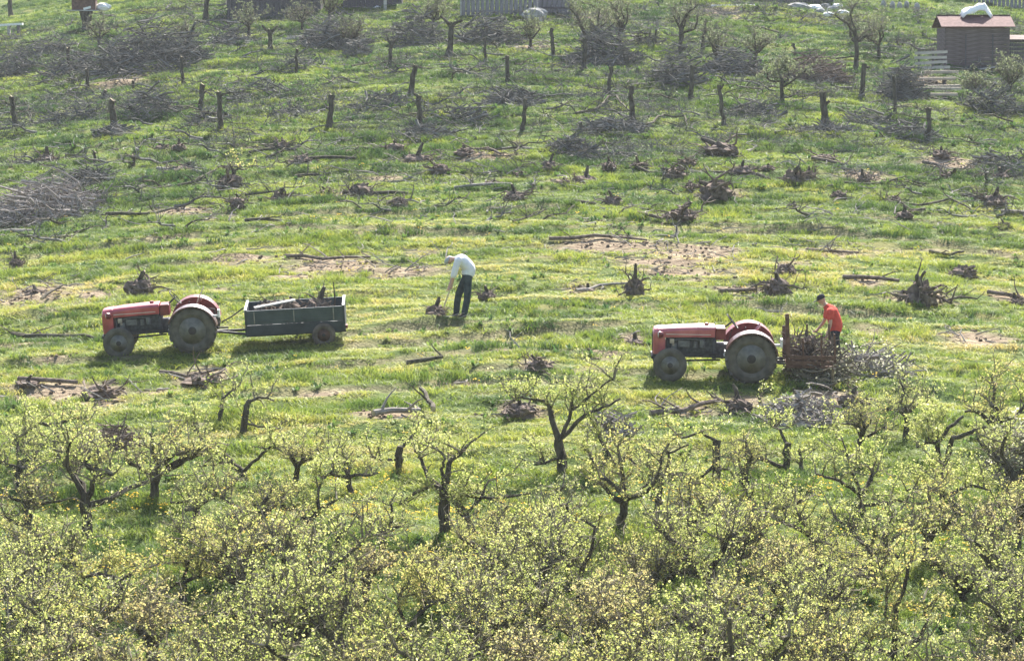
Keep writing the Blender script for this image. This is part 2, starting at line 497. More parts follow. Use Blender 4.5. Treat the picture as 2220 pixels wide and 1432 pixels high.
def track_field(x, y):
    """(how close to a pressed line, height of the little bank on its uphill side)"""
    m = np.zeros_like(x); bank = np.zeros_like(x)
    for tr in TRK:
        dm = np.full_like(x, 99.0); sg = np.zeros_like(x)
        for a, b in zip(tr[:-1], tr[1:]):
            dx, dy = b.x - a.x, b.y - a.y
            t = np.clip(((x - a.x) * dx + (y - a.y) * dy) / (dx * dx + dy * dy), 0, 1)
            d = np.hypot(x - a.x - t * dx, y - a.y - t * dy)
            up = np.where(y - a.y - t * dy >= 0, d, -d)
            near_ = d < dm
            sg = np.where(near_, up, sg); dm = np.where(near_, d, dm)
        m = np.maximum(m, 1 - sstep(0.12, 0.34, dm))
        bank = bank + 0.15 * sstep(-.14, .14, sg) * np.exp(-np.maximum(sg, 0) / 0.9) * (dm < 3)
    return m, bank
def track_mask(x, y): return track_field(x, y)[0]

def HG(x, y):
    s = soil_mask(x, y)
    m, bank = track_field(x, y)
    return H(x, y) + s * (0.13 * (fbm(x / 0.55, y / 0.4, 51, 3) - 0.55)) - 0.06 * m + bank

# ------------------------------------------------------------------ ground sheet
def spaced(a, b, fa, fb, step, grow=1.22):
    mid = list(np.arange(fa, fb + 1e-6, step))
    lo = []; x = fa; s = step
    while x > a:
        s *= grow; x -= s; lo.append(max(x, a))
    hi = []; x = mid[-1]; s = step
    while x < b:
        s *= grow; x += s; hi.append(min(x, b))
    return np.array(lo[::-1] + mid + hi)
gx = spaced(-900, 900, -33, 33, 0.24)
gy = spaced(-120, 1500, 38, 175, 0.25)
XX, YY = np.meshgrid(gx, gy)
ZZ = HG(XX, YY)
nx, ny = len(gx), len(gy)
_i0 = int(np.searchsorted(gx, -33 - 1e-6)); _j0 = int(np.searchsorted(gy, 38 - 1e-6))
_i1 = int(np.searchsorted(gx, 33 - .3)); _j1 = int(np.searchsorted(gy, 175 - .3))
_GRID.update(x0=gx[_i0], y0=gy[_j0], dx=0.24, dy=0.25, nx=_i1 - _i0, ny=_j1 - _j0, z=ZZ[_j0:_j1, _i0:_i1].tolist())
vv = np.stack([XX.ravel(), YY.ravel(), ZZ.ravel()], 1)
ii = np.arange(nx * ny).reshape(ny, nx)
ff = np.stack([ii[:-1, :-1].ravel(), ii[:-1, 1:].ravel(), ii[1:, 1:].ravel(), ii[1:, :-1].ravel()], 1)
gme = quick_mesh('ground', vv, ff, 'ground_cover', smooth=True)
at = gme.attributes.new('soil', 'FLOAT', 'POINT')
at.data.foreach_set('value', np.clip(soil_mask(XX, YY) + 0.45 * track_mask(XX, YY), 0, 1).ravel().astype(np.float32))
ground = bpy.data.objects.new('ground', gme); link(ground)
tag(ground, 'grassy orchard hillside with bare earth patches', None, None, 'structure')

# ------------------------------------------------------------------ scattered ground cover
SRC = bpy.data.collections.new('ground_cover_sources')      # never linked to the scene: only feeds the scatter
def src_coll(name, meshes):
    c = bpy.data.collections.new(name)
    for i, me in enumerate(meshes):
        o = bpy.data.objects.new('%s_piece_%02d' % (name, i), me); c.objects.link(o)
    return c

def scatter(name, pts, rotz, scl, tone, coll, label, cat, tilt=0.0):
    n = len(pts)
    me = bpy.data.meshes.new(name)
    me.vertices.add(n); me.vertices.foreach_set('co', np.asarray(pts, np.float32).ravel())
    r = np.zeros((n, 3), np.float32); r[:, 2] = rotz
    if tilt:
        r[:, 0] = np.random.RandomState(3).uniform(-tilt, tilt, n); r[:, 1] = np.random.RandomState(4).uniform(-tilt, tilt, n)
    a = me.attributes.new('rot', 'FLOAT_VECTOR', 'POINT'); a.data.foreach_set('vector', r.ravel())
    a = me.attributes.new('scl', 'FLOAT_VECTOR', 'POINT'); a.data.foreach_set('vector', np.asarray(scl, np.float32).ravel())
    a = me.attributes.new('tone', 'FLOAT', 'POINT'); a.data.foreach_set('value', np.asarray(tone, np.float32))
    o = bpy.data.objects.new(name, me); link(o)
    g = bpy.data.node_groups.new('scatter_' + name, 'GeometryNodeTree')
    g.interface.new_socket('Geometry', in_out='INPUT', socket_type='NodeSocketGeometry')
    g.interface.new_socket('Geometry', in_out='OUTPUT', socket_type='NodeSocketGeometry')
    gi = g.nodes.new('NodeGroupInput'); go = g.nodes.new('NodeGroupOutput')
    ci = g.nodes.new('GeometryNodeCollectionInfo'); ci.inputs[0].default_value = coll
    ci.inputs['Separate Children'].default_value = True; ci.inputs['Reset Children'].default_value = True
    ip = g.nodes.new('GeometryNodeInstanceOnPoints')
    ip.inputs['Pick Instance'].default_value = True
    def named(nm, ty):
        k = g.nodes.new('GeometryNodeInputNamedAttribute'); k.data_type = ty; k.inputs['Name'].default_value = nm
        return k.outputs['Attribute']
    rv = g.nodes.new('FunctionNodeRandomValue'); rv.data_type = 'INT'
    rv.inputs[4].default_value = 0; rv.inputs[5].default_value = len(coll.objects) - 1
    g.links.new(gi.outputs[0], ip.inputs['Points']); g.links.new(ci.outputs[0], ip.inputs['Instance'])
    g.links.new(rv.outputs[2], ip.inputs['Instance Index'])
    e2r = g.nodes.new('FunctionNodeEulerToRotation')
    g.links.new(named('rot', 'FLOAT_VECTOR'), e2r.inputs[0]); g.links.new(e2r.outputs[0], ip.inputs['Rotation'])
    g.links.new(named('scl', 'FLOAT_VECTOR'), ip.inputs['Scale'])
    g.links.new(ip.outputs[0], go.inputs[0])
    md = o.modifiers.new('scatter', 'NODES'); md.node_group = g
    return tag(o, label, cat, None, 'stuff')

def tuft_mesh(name, seed, n, rad, wmin, wmax, lean, mat):
    rs = np.random.RandomState(seed)
    vs = []; fs = []
    for i in range(n):
        a = rs.uniform(0, 2 * np.pi); r = rad * math.sqrt(rs.uniform(0, 1))
        bx, by = r * math.cos(a), r * math.sin(a)
        h = rs.uniform(0.55, 1.15); w = rs.uniform(wmin, wmax)
        la = rs.uniform(0, 2 * np.pi); ll = rs.uniform(0.1, lean) * h * 0.16
        fa = rs.uniform(0, 2 * np.pi); fx, fy = math.cos(fa) * w / 2, math.sin(fa) * w / 2
        k = len(vs)
        mx, my = bx + math.cos(la) * ll * 0.35, by + math.sin(la) * ll * 0.35
        tx, ty = bx + math.cos(la) * ll, by + math.sin(la) * ll
        vs += [(bx - fx, by - fy, -0.1), (bx + fx, by + fy, -0.1), (mx + fx, my + fy, h * 0.6), (mx - fx, my - fy, h * 0.6), (tx, ty, h)]
        fs += [(k, k + 1, k + 2), (k, k + 2, k + 3), (k + 3, k + 2, k + 4)]
    return quick_mesh(name, vs, fs, mat)

def region(n, seed, y0=37, y1=205, mg=3.0):
    rs = np.random.RandomState(seed)
    y = rs.uniform(y0, y1, n * 2); x = rs.uniform(-1, 1, n * 2) * 34
    ok = np.abs(x) < np.minimum(0.182 * y + mg, 33.5)
    return x[ok], y[ok], rs

def tone_field(x, y):
    """what grows where: lush dark clumps, mown bright sward, straw; furrow shade painted in as streaks"""
    t = 0.50 + 0.50 * (fbm(x / 3.0, y / 1.6, 101, 3) - 0.5) * 2 * 0.75
    t = t + 0.35 * (fbm(x / 0.9, y / 0.7, 131, 2) - 0.5)
    lush = sstep(0.50, 0.62, fbm(x / 5.0, y / 3.0, 151, 2))
    up = sstep(84, 104, y)
    t = t - 0.13 * up - 0.10 * lush * up
    mid = sstep(56, 62, y) * (1 - sstep(82, 98, y))
    t = t + 0.13 * mid
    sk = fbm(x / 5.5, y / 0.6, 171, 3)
    t = t - 0.22 * sstep(0.56, 0.66, sk) + 0.16 * sstep(0.44, 0.34, sk) * mid  # dark streaks stand in for furrow shade, painted into the grass tone
    return t

tufts = [tuft_mesh('grass_tuft_%d' % i, 60 + i, 26, 0.17, 0.010, 0.020, 2.2, 'grass_blade') for i in range(6)]
gc = src_coll('grass_source', tufts)
x, y, rs = region(135000, 7)
sm = soil_mask(x, y); tm = track_mask(x, y)
keep = rs.uniform(0, 1, len(x)) > np.maximum(sm * 0.90, tm * 0.35)
dens = fbm(x / 1.8, y / 0.8, 201, 2)
keep &= rs.uniform(0, 1, len(x)) < 0.45 + 1.1 * dens
x, y, sm = x[keep], y[keep], sm[keep]
z = HG(x, y)
up = sstep(84, 104, y); low = 1 - sstep(56, 61, y)
hgt = 0.085 + 0.085 * sstep(0.48, 0.72, fbm(x / 1.7, y / 0.9, 211, 3)) + 0.02 * up + 0.03 * low
sk = fbm(x / 5.5, y / 0.6, 171, 3)
hgt = hgt * rs.uniform(0.7, 1.25, len(x)) * (1 - 0.4 * sm) * (1 + 0.5 * sstep(0.55, 0.66, sk) - 0.35 * sstep(0.46, 0.36, sk))
wid = rs.uniform(0.8, 1.25, len(x))
tone = np.clip(tone_field(x, y) + rs.normal(0, 0.08, len(x)) + 0.15 * sm - 0.36 * track_mask(x, y), 0, 1)  # the track term paints the shade of the banks into the blades
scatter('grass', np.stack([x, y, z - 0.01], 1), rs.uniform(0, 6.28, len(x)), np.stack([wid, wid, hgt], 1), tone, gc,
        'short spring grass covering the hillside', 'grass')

def weed_mesh(name, seed):
    rs = np.random.RandomState(seed); vs = []; fs = []
    for i in range(14):
        a = rs.uniform(0, 6.28); el = rs.uniform(0.3, 1.3); L = rs.uniform(0.10, 0.24); w = L * rs.uniform(0.28, 0.42)
        d = np.array([math.cos(a) * math.cos(el), math.sin(a) * math.cos(el), math.sin(el)])
        sd = np.array([-math.sin(a), math.cos(a), 0]) * w / 2
        b = np.array([rs.uniform(-.05, .05), rs.uniform(-.05, .05), 0])
        k = len(vs)
        vs += [b, b + d * L * 0.5 + sd, b + d * L - np.array([0, 0, 0.02]), b + d * L * 0.5 - sd]
        fs += [(k, k + 1, k + 2), (k, k + 2, k + 3)]
    return quick_mesh(name, vs, fs, 'weed_leaf')
wc = src_coll('weed_source', [weed_mesh('weed_%d' % i, 80 + i) for i in range(5)])
x, y, rs = region(22000, 17)
cl = sstep(0.52, 0.66, fbm(x / 2.2, y / 1.4, 221, 3))
keep = (rs.uniform(0, 1, len(x)) < cl) & (soil_mask(x, y) < 0.4)
x, y = x[keep], y[keep]
s = rs.uniform(0.4, 1.0, len(x)) * (1 + 0.3 * sstep(90, 110, y))
scatter('weeds', np.stack([x, y, HG(x, y)], 1), rs.uniform(0, 6.28, len(x)), np.stack([s, s, s], 1),
        np.clip(tone_field(x, y) + rs.normal(-0.1, 0.15, len(x)), 0, 1), wc, 'broad leaved weeds growing in clumps among the grass', 'weeds')

def flower_mesh(name, seed):
    mb = MB(); rr = random.Random(seed)
    for k in range(4):
        px_, py_, h = rr.uniform(-.12, .12), rr.uniform(-.12, .12), rr.uniform(.14, .26)
        mb.lathe([(h, 0.004), (h + 0.006, 0.028), (h + 0.018, 0.012)], 6, 'Z', (px_, py_, 0))
    me = mb.mesh(name); me.materials.append(MATS['petal_yellow']); return me
fc = src_coll('flower_source', [flower_mesh('flower_%d' % i, i) for i in range(4)])
x, y, rs = region(40000, 27, 37, 120)
dn = sstep(0.45, 0.7, fbm(x / 2.5, y / 1.5, 231, 2)) * (1 - sstep(56, 60, y)) * .5 + 0.004 * (y < 100)
for fpx, fpy in ((715, 1148), (1130, 1108), (1770, 1072), (800, 1140), (560, 1150)):
    fp = G(fpx, fpy); dn = np.maximum(dn, 0.95 * np.exp(-((x - fp.x) / 0.55) ** 2 - ((y - fp.y) / 0.9) ** 2))
keep = rs.uniform(0, 1, len(x)) < dn
x, y = x[keep], y[keep]
s = rs.uniform(0.6, 1.0, len(x))
scatter('dandelions', np.stack([x, y, HG(x, y)], 1), rs.uniform(0, 6.28, len(x)), np.stack([s, s, s], 1), np.full(len(x), .5), fc,
        'yellow dandelion flowers dotted through the orchard grass', 'flowers')

def clod_mesh(name, seed):
    rr = random.Random(seed); mb = MB()
    mb.blob((0, 0, 0.02), 0.075, 0.06, 0.05, rr, 7, 5, 0.35)
    me = mb.mesh(name); me.materials.append(MATS['clod']); return me
def litter_mesh(name, seed):
    rr = random.Random(seed); mb = MB()
    a = rr.uniform(0, 6.28)
    mb.tube(wander(rr, (0, 0, 0.02), (math.cos(a), math.sin(a), 0.05), rr.uniform(.25, .6), 4, 0.3), lerp_r(0.014, 0.006, 5), 4)
    me = mb.mesh(name); me.materials.append(MATS['deadwood']); return me
cc = src_coll('clod_source', [clod_mesh('clod_%d' % i, i) for i in range(6)])
x, y, rs = region(90000, 37, 45, 150)
keep = rs.uniform(0, 1, len(x)) < soil_mask(x, y) * 0.55
x, y = x[keep], y[keep]
s = rs.uniform(0.25, 0.95, len(x)) ** 1.2
scatter('soil_clods', np.stack([x, y, HG(x, y)], 1), rs.uniform(0, 6.28, len(x)), np.stack([s, s, s * .8], 1), np.full(len(x), .5), cc,
        'crumbly brown earth clods on the dug over patches', 'soil')
lc = src_coll('litter_source', [litter_mesh('litter_%d' % i, i) for i in range(8)])
x, y, rs = region(60000, 47, 40, 160)
dn = np.clip(soil_mask(x, y) * 0.30 + 0.09 * sstep(80, 95, y) + 0.22 * sstep(0.55, 0.7, fbm(x / 3, y / 2, 241, 2)) * sstep(82, 95, y), 0, 1)
keep = rs.uniform(0, 1, len(x)) < dn
x, y = x[keep], y[keep]
s = rs.uniform(0.6, 1.8, len(x))
scatter('twig_litter', np.stack([x, y, HG(x, y) + 0.03], 1), rs.uniform(0, 6.28, len(x)), np.stack([s, s, s], 1), np.full(len(x), .5), lc,
        'grey broken twigs littering the cleared ground', 'twigs', 0.25)

def bramble_mesh(name, seed):
    rr = random.Random(seed); mb = MB()
    for k in range(9):
        a = rr.uniform(0, 6.28)
        mb.tube(wander(rr, (rr.gauss(0, .15), rr.gauss(0, .12), 0), (math.cos(a), math.sin(a), rr.uniform(.5, 1.4)), rr.uniform(.4, .9), 5, .2, .16), lerp_r(.012, .005, 6), 3, False)
    me = mb.mesh(name); me.materials.append(MATS['brushwood']); return me
bc = src_coll('bramble_source', [bramble_mesh('bramble_%d' % i, i) for i in range(6)])
x, y, rs = region(9000, 57, 90, 165)
keep = rs.uniform(0, 1, len(x)) < sstep(0.42, 0.64, fbm(x / 4.5, y / 3.0, 251, 3)) * sstep(90, 106, y)
x, y = x[keep], y[keep]
s = rs.uniform(0.5, 1.2, len(x))
scatter('brambles', np.stack([x, y, HG(x, y)], 1), rs.uniform(0, 6.28, len(x)), np.stack([s, s, s], 1), np.full(len(x), .5), bc,
        'grey dry bramble shoots in the rough upper grass', 'brambles')

def felled_mesh(name, seed):
    rr = random.Random(seed); mb = MB(); a = rr.gauss(0, .5)
    pts = wander(rr, (-.8, 0, .06), (math.cos(a), math.sin(a), .04), rr.uniform(1.3, 2.2), 7, .2)
    for q in pts: q.z = max(.03, min(q.z, .35))
    mb.tube(pts, lerp_r(rr.uniform(.035, .06), .014, 8), 5, True)
    for k in range(7):
        i = rr.randint(2, 7)
        mb.tube(wander(rr, pts[i], (rr.gauss(.4, .7), rr.gauss(0, .7), rr.uniform(0, .9)), rr.uniform(.3, .8), 4, .25), lerp_r(.018, .006, 5), 3, False)
    me = mb.mesh(name); me.materials.append(MATS['bark_limb' if seed % 2 else 'brushwood']); return me
bl = src_coll('felled_source', [felled_mesh('felled_%d' % i, i) for i in range(9)])
x, y, rs = region(2600, 67, 84, 165)
keep = rs.uniform(0, 1, len(x)) < (0.12 + 0.75 * sstep(0.44, 0.62, fbm(x / 7, y / 3.0, 261, 2))) * sstep(84, 98, y)
x, y = x[keep], y[keep]
s = rs.uniform(0.5, 1.1, len(x))
scatter('felled_branches', np.stack([x, y, HG(x, y)], 1), np.where(rs.uniform(0, 1, len(x)) < .5, 0, math.pi) + rs.normal(0, .5, len(x)), np.stack([s, s, s], 1), np.full(len(x), .5), bl,
        'bands of grey felled branches strewn over the upper slope', 'branches')
# ------------------------------------------------------------------ render economy
scene.cycles.max_bounces = 4
scene.cycles.diffuse_bounces = 2
scene.cycles.glossy_bounces = 2
scene.cycles.transmission_bounces = 2
scene.cycles.volume_bounces = 0

def pose_on_slope(o, p, heading, base_len, half_w):
    """stand a vehicle on the hillside: heading = angle of its local +X in the ground plane"""
    f = Vector((math.cos(heading), math.sin(heading), 0)); s = Vector((-f.y, f.x, 0))
    def g(a, b):
        q = p + f * a + s * b
        return Vector((q.x, q.y, float(H0(q.x, q.y))))
    fx = (g(0, 0) - g(-base_len, 0)).normalized() * (1 if base_len > 0 else -1)
    sy = (g(0, half_w) - g(0, -half_w)).normalized()
    z = fx.cross(sy).normalized(); sy = z.cross(fx)
    m = Matrix((fx, sy, z)).transposed().to_4x4()
    o.rotation_euler = m.to_euler()
    o.location = Vector((p.x, p.y, float(H0(p.x, p.y)) + 0.015))
    return o

# ------------------------------------------------------------------ tractor
def make_wheel(parent, c, r, w, rim_r, lugs, side, tyre='tyre_rubber', rim='rim_grey', hub=0.10):
    root_name = 'wheel'
    mb = MB()
    h = w / 2
    t = r - rim_r
    prof = [(-h * 0.75, rim_r), (-h, rim_r + t * 0.35), (-h * 0.98, rim_r + t * 0.65), (-h * 0.8, r - t * 0.12), (-h * 0.35, r - t * 0.02),
            (h * 0.35, r - t * 0.02), (h * 0.8, r - t * 0.12), (h * 0.98, rim_r + t * 0.65), (h, rim_r + t * 0.35), (h * 0.75, rim_r)]
    mb.lathe(prof, 36, 'Y', closed=True)
    if lugs:
        for k in range(lugs):
            for sd in (-1, 1):
                th = 2 * math.pi * (k + (0.5 if sd > 0 else 0)) / lugs
                rot = Matrix.Rotation(-th + math.pi / 2, 3, 'Y') @ Matrix.Rotation(sd * R(38), 3, 'Z')
                cx, cz = math.cos(th) * (r - 0.004), math.sin(th) * (r - 0.004)
                mb.box((cx, sd * h * 0.48, cz), (0.035, h * 1.15, 0.05), rot)
    else:
        for sd in (-0.5, 0, 0.5):
            mb.lathe([(sd * h - 0.012, r - 0.01), (sd * h - 0.008, r + 0.006), (sd * h + 0.008, r + 0.006), (sd * h + 0.012, r - 0.01)], 36, 'Y')
    ty = mb.build('wheel', tyre, parent, smooth=False, loc=c)
    ty['label'] = 'dusty rubber tyre on a grey rim'
    rm = MB()
    s = side
    rm.lathe([(s * h * 0.72, rim_r + 0.012), (s * h * 0.55, rim_r * 0.97), (s * h * 0.18, rim_r * 0.90), (s * h * 0.10, rim_r * 0.62),
              (s * h * 0.30, rim_r * 0.50), (s * h * 0.30, hub)], 32, 'Y')
    rm.lathe([(-s * h * 0.72, rim_r + 0.012), (-s * h * 0.3, rim_r * 0.95), (-s * h * 0.2, rim_r * 0.5), (-s * h * 0.2, 0.03)], 32, 'Y')
    rm.build('rim', rim, ty, smooth=True)
    rg = MB(); rg.lathe([(s * h * .60, rim_r * 1.0), (s * h * .30, rim_r * .93), (s * h * .24, rim_r * .74), (s * h * .18, rim_r * .74)], 32, 'Y'); rg.build('rim_ring', 'dark_metal', ty, smooth=True)
    hb = MB()
    hb.lathe([(s * h * 0.28, hub), (s * h * 0.75, hub * 0.9), (s * h * 0.85, hub * 0.6), (s * h * 0.85, 0.001)], 16, 'Y')
    for k in range(6):
        a = 2 * math.pi * k / 6
        hb.box((math.cos(a) * rim_r * 0.55, s * h * 0.34, math.sin(a) * rim_r * 0.55), (0.028, 0.03, 0.028))
    hb.build('hub', 'dark_metal', ty)
    return ty

def loft(mb, sections, close_ends=True):
    n = len(sections[0]); vs = [p for s in sections for p in s]; fs = []
    for i in range(len(sections) - 1):
        for k in range(n):
            k2 = (k + 1) % n
            fs.append((i * n + k, i * n + k2, (i + 1) * n + k2, (i + 1) * n + k))
    if close_ends:
        fs.append(tuple(range(n - 1, -1, -1))); fs.append(tuple((len(sections) - 1) * n + k for k in range(n)))
    mb.add(vs, fs)

def make_tractor(label, paint='red_paint', second=False):
    t = empty('tractor', (0, 0, 0), label, 'tractor', 'small red tractors at work on the cleared slope')
    RR, FR, WB = 0.585, 0.385, 1.875
    for s in (-1, 1):
        make_wheel(t, (0, s * 0.62, RR), RR, 0.27, 0.34, 20, s, hub=0.115)
    for s in (-1, 1):
        make_wheel(t, (-WB, s * 0.56, FR), FR, 0.15, 0.215, 0, s, hub=0.07)
    # hood: arched section lofted forwards
    def sec(x, zt, zb, w, rr):
        pts = [(x, -w, zb)]
        for k in range(6):
            a = math.pi - math.pi / 2 * k / 5
            pts.append((x, -w + rr + math.cos(a) * rr, zt - rr + math.sin(a) * rr))
        for k in range(6):
            a = math.pi / 2 - math.pi / 2 * k / 5
            pts.append((x, w - rr + math.cos(a) * rr, zt - rr + math.sin(a) * rr))
        pts.append((x, w, zb))
        return pts
    mb = MB()
    loft(mb, [sec(-0.83, 1.235, 0.985, 0.255, 0.09), sec(-1.2, 1.235, 0.985, 0.26, 0.10), sec(-1.7, 1.215, 0.975, 0.255, 0.11), sec(-2.02, 1.19, 0.965, 0.245, 0.12)])
    hood = mb.build('hood', paint, t, smooth=False, bevel=0.008)
    mb = MB(); mb.lathe([(1.225, 0.055), (1.27, 0.055), (1.285, 0.04)], 14, 'Z', (-1.02, 0.0, 0)); mb.build('filler_cap', 'worn_red_paint', hood)
    mb = MB(); mb.box((-1.45, -0.262, 1.05), (1.05, 0.006, 0.012)); mb.build('trim_strip', 'pale_metal', hood)
    # nose cowl around the radiator
    def nose(x, zt, zb, w, rr):
        return sec(x, zt, zb, w, rr)
    mb = MB()
    loft(mb, [nose(-1.995, 1.195, 0.60, 0.262, 0.12), nose(-2.16, 1.185, 0.575, 0.262, 0.13), nose(-2.245, 1.165, 0.57, 0.25, 0.14), nose(-2.275, 1.11, 0.58, 0.22, 0.12)])
    cowl = mb.build('nose_cowl', paint, t, bevel=0.008)
    for k in range(9):
        mb = MB(); mb.box((-2.279, -0.16 + k * 0.04, 0.83), (0.012, 0.014, 0.42)); mb.build('grille_bar', 'dark_metal', cowl)
    mb = MB(); mb.box((-2.2, 0, 0.52), (0.14, 0.52, 0.10)); mb.box((-2.285, 0, 0.50), (0.04, 0.60, 0.07)); mb.build('bumper', 'dark_metal', t)
    for s in (-1, 1):
        mb = MB()
        mb.lathe([(-0.07, 0.02), (-0.05, 0.07), (0.03, 0.085), (0.05, 0.085)], 16, 'X', (0, 0, 0))
        h = mb.build('headlamp', 'worn_red_paint', t, smooth=True, loc=(-2.10, s * 0.315, 1.045), rot=(0, 0, math.pi))
        mb = MB(); mb.lathe([(0.05, 0.078), (0.065, 0.05), (0.07, 0.001)], 16, 'X'); mb.build('lens', 'headlamp_glass', h, smooth=True)
    # engine and running gear
    mb = MB()
    mb.box((-1.40, 0, 0.78), (1.12, 0.34, 0.36)); mb.box((-1.40, 0, 0.56), (1.05, 0.26, 0.16)); mb.box((-1.42, 0, 0.96), (0.9, 0.24, 0.10))
    mb.box((-1.93, 0, 0.80), (0.06, 0.44, 0.5))
    eng = mb.build('engine', 'engine_grey', t, bevel=0.015)
    mb = MB()
    mb.lathe([(-0.09, 0.06), (0.09, 0.06)], 14, 'Z', (-1.12, -0.215, 0.83)); mb.lathe([(-0.07, 0.045), (0.07, 0.045)], 14, 'Z', (-1.28, -0.215, 0.80))
    mb.box((-1.55, -0.20, 0.82), (0.26, 0.08, 0.14)); mb.box((-1.78, -0.21, 0.74), (0.12, 0.10, 0.16))
    mb.tube([(-1.8, -0.2, 0.9), (-1.5, -0.23, 0.94), (-1.2, -0.22, 0.92), (-1.05, -0.2, 0.86)], 0.014, 6)
    mb.build('fuel_pump_and_filters', 'engine_part', eng)
    mb = MB(); mb.box((-1.45, 0.2, 0.9), (0.6, 0.08, 0.09)); mb.tube([(-1.2, 0.22, 0.88), (-1.05, 0.25, 0.6), (-0.6, 0.27, 0.42), (0.2, 0.3, 0.40)], 0.025, 8)
    mb.build('exhaust', 'rusty_metal', t)
    mb = MB(); mb.box((-1.83, -0.235, 0.885), (0.10, 0.09, 0.10)); mb.box((-1.80, -0.235, 0.80), (0.05, 0.06, 0.05)); mb.build('battery_box', 'pale_board', t)
    mb = MB()
    mb.box((-0.45, 0, 0.64), (0.86, 0.32, 0.34)); mb.box((0.0, 0, 0.66), (0.42, 0.40, 0.42)); mb.lathe([(-0.55, 0.085), (-0.22, 0.12), (0.22, 0.12), (0.55, 0.085)], 14, 'Y', (0, 0, RR))
    mb.box((-0.84, 0, 0.70), (0.10, 0.44, 0.46))
    mb.build('gearbox', 'engine_grey', t, bevel=0.015)
    mb = MB(); mb.box((-WB, 0, 0.46), (0.13, 0.86, 0.10)); mb.box((-WB + 0.02, 0, 0.54), (0.22, 0.2, 0.12))
    for s in (-1, 1): mb.tube([(-WB, s * 0.43, 0.34), (-WB, s * 0.43, 0.60)], 0.035, 10); mb.tube([(-WB, s * 0.4, FR), (-WB, s * 0.55, FR)], 0.03, 10)
    mb.build('front_axle', 'dark_metal', t)
    for s in (-1, 1):
        mb = MB(); mb.tube([(-WB + 0.05, s * 0.40, 0.60), (-0.72, s * 0.27, 0.60)], 0.018, 8); mb.tube([(-WB + 0.06, s * 0.36, 0.44), (-0.7, s * 0.2, 0.45)], 0.022, 8)
        mb.build('steering_rod', 'dark_metal', t)
    mb = MB(); mb.box((-0.70, 0, 1.06), (0.24, 0.40, 0.28)); mb.build('dashboard', 'worn_red_paint', t, bevel=0.02)
    mb = MB(); mb.tube([(-0.68, 0, 1.12), (-0.42, 0, 1.33)], 0.022, 8); col = mb.build('steering_column', 'dark_metal', t)
    mb = MB(); ring = []
    ax = Vector((0.26, 0, 0.21)).normalized(); u = Vector((0, 1, 0)); v = ax.cross(u)
    for k in range(25):
        a = 2 * math.pi * k / 24; ring.append(Vector((-0.42, 0, 1.33)) + (u * math.cos(a) + v * math.sin(a)) * 0.205)
    mb.tube(ring, 0.013, 6, cap=False)
    for k in range(3):
        a = 2 * math.pi * k / 3; mb.tube([Vector((-0.42, 0, 1.33)), Vector((-0.42, 0, 1.33)) + (u * math.cos(a) + v * math.sin(a)) * 0.2], 0.008, 5)
    mb.build('steering_wheel', 'dark_metal', t)
    for x0, y0, z0, x1, z1 in ((-0.5, 0.1, 0.8, -0.42, 1.12), (-0.35, -0.1, 0.8, -0.3, 1.05), (-0.2, 0.17, 0.85, -0.1, 1.15)):
        mb = MB(); mb.tube([(x0, y0, z0), (x1, y0, z1)], 0.009, 6); mb.blob((x1, y0, z1), .02, .02, .02, random.Random(1), 8, 5, 0); mb.build('lever', 'dark_metal', t)
    # seat pan
    mb = MB(); secs = []
    for i in range(7):
        f = i / 6; x = -0.16 + 0.40 * f; z = 0.98 + 0.02 * f + (0.20 * max(0, f - 0.6) / 0.4); w = 0.20 + 0.03 * math.sin(f * math.pi)
        secs.append([(x, -w, z + 0.05), (x, -w * 0.5, z), (x, w * 0.5, z), (x, w, z + 0.05), (x, w, z + 0.075), (x, w * 0.5, z + 0.03), (x, -w * 0.5, z + 0.03), (x, -w, z + 0.075)])
    loft(mb, secs); mb.box((0.05, 0, 0.92), (0.10, 0.12, 0.16))
    mb.build('seat', 'worn_red_paint', t, smooth=False)
    # mudguards
    for s in (-1, 1):
        mb = MB(); y0, y1 = s * 0.44, s * 0.80
        outer = []; N = 18
        a0, a1 = R(8), R(158)
        rf = RR + 0.05
        vs = []; fs = []
        for k in range(N + 1):
            a = a0 + (a1 - a0) * k / N
            for rr_, yy in ((rf, y0), (rf, y1), (rf - 0.03, y1), (rf - 0.022, y0)):
                vs.append((math.cos(a) * rr_, yy, RR + math.sin(a) * rr_))
        for k in range(N):
            for j in range(4):
                j2 = (j + 1) % 4
                fs.append((k * 4 + j, k * 4 + j2, (k + 1) * 4 + j2, (k + 1) * 4 + j))
        fs += [(3, 2, 1, 0), tuple(N * 4 + j for j in range(4))]
        mb.add(vs, fs)
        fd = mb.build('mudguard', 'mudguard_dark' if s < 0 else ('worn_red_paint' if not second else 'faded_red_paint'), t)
        # inner skirt of the mudguard
        vs = []; fs = []
        for k in range(N + 1):
            a = a0 + (a1 - a0) * k / N
            for yy in (y0 + s * 0.002, y0 + s * 0.014):
                vs.append((math.cos(a) * (rf - 0.005), yy, RR + math.sin(a) * (rf - 0.005)))
                vs.append((math.cos(a) * rf * 0.55, yy, RR + max(0.1, math.sin(a) * rf * 0.42)))
        for k in range(N):
            b = k * 4; c = b + 4
            fs += [(b, b + 1, c + 1, c), (b + 2, c + 2, c + 3, b + 3), (b, c, c + 2, b + 2), (b + 1, b + 3, c + 3, c + 1)]
        fs += [(0, 2, 3, 1), (N * 4, N * 4 + 1, N * 4 + 3, N * 4 + 2)]
        mb = MB(); mb.add(vs, fs); mb.build('mudguard_skirt', 'worn_red_paint', fd)
        mb = MB(); mb.box((-0.45, s * 0.36, 0.60), (0.36, 0.24, 0.02)); mb.box((-0.60, s * 0.36, 0.65), (0.02, 0.2, 0.12)); mb.build('footplate', 'pale_metal', t)
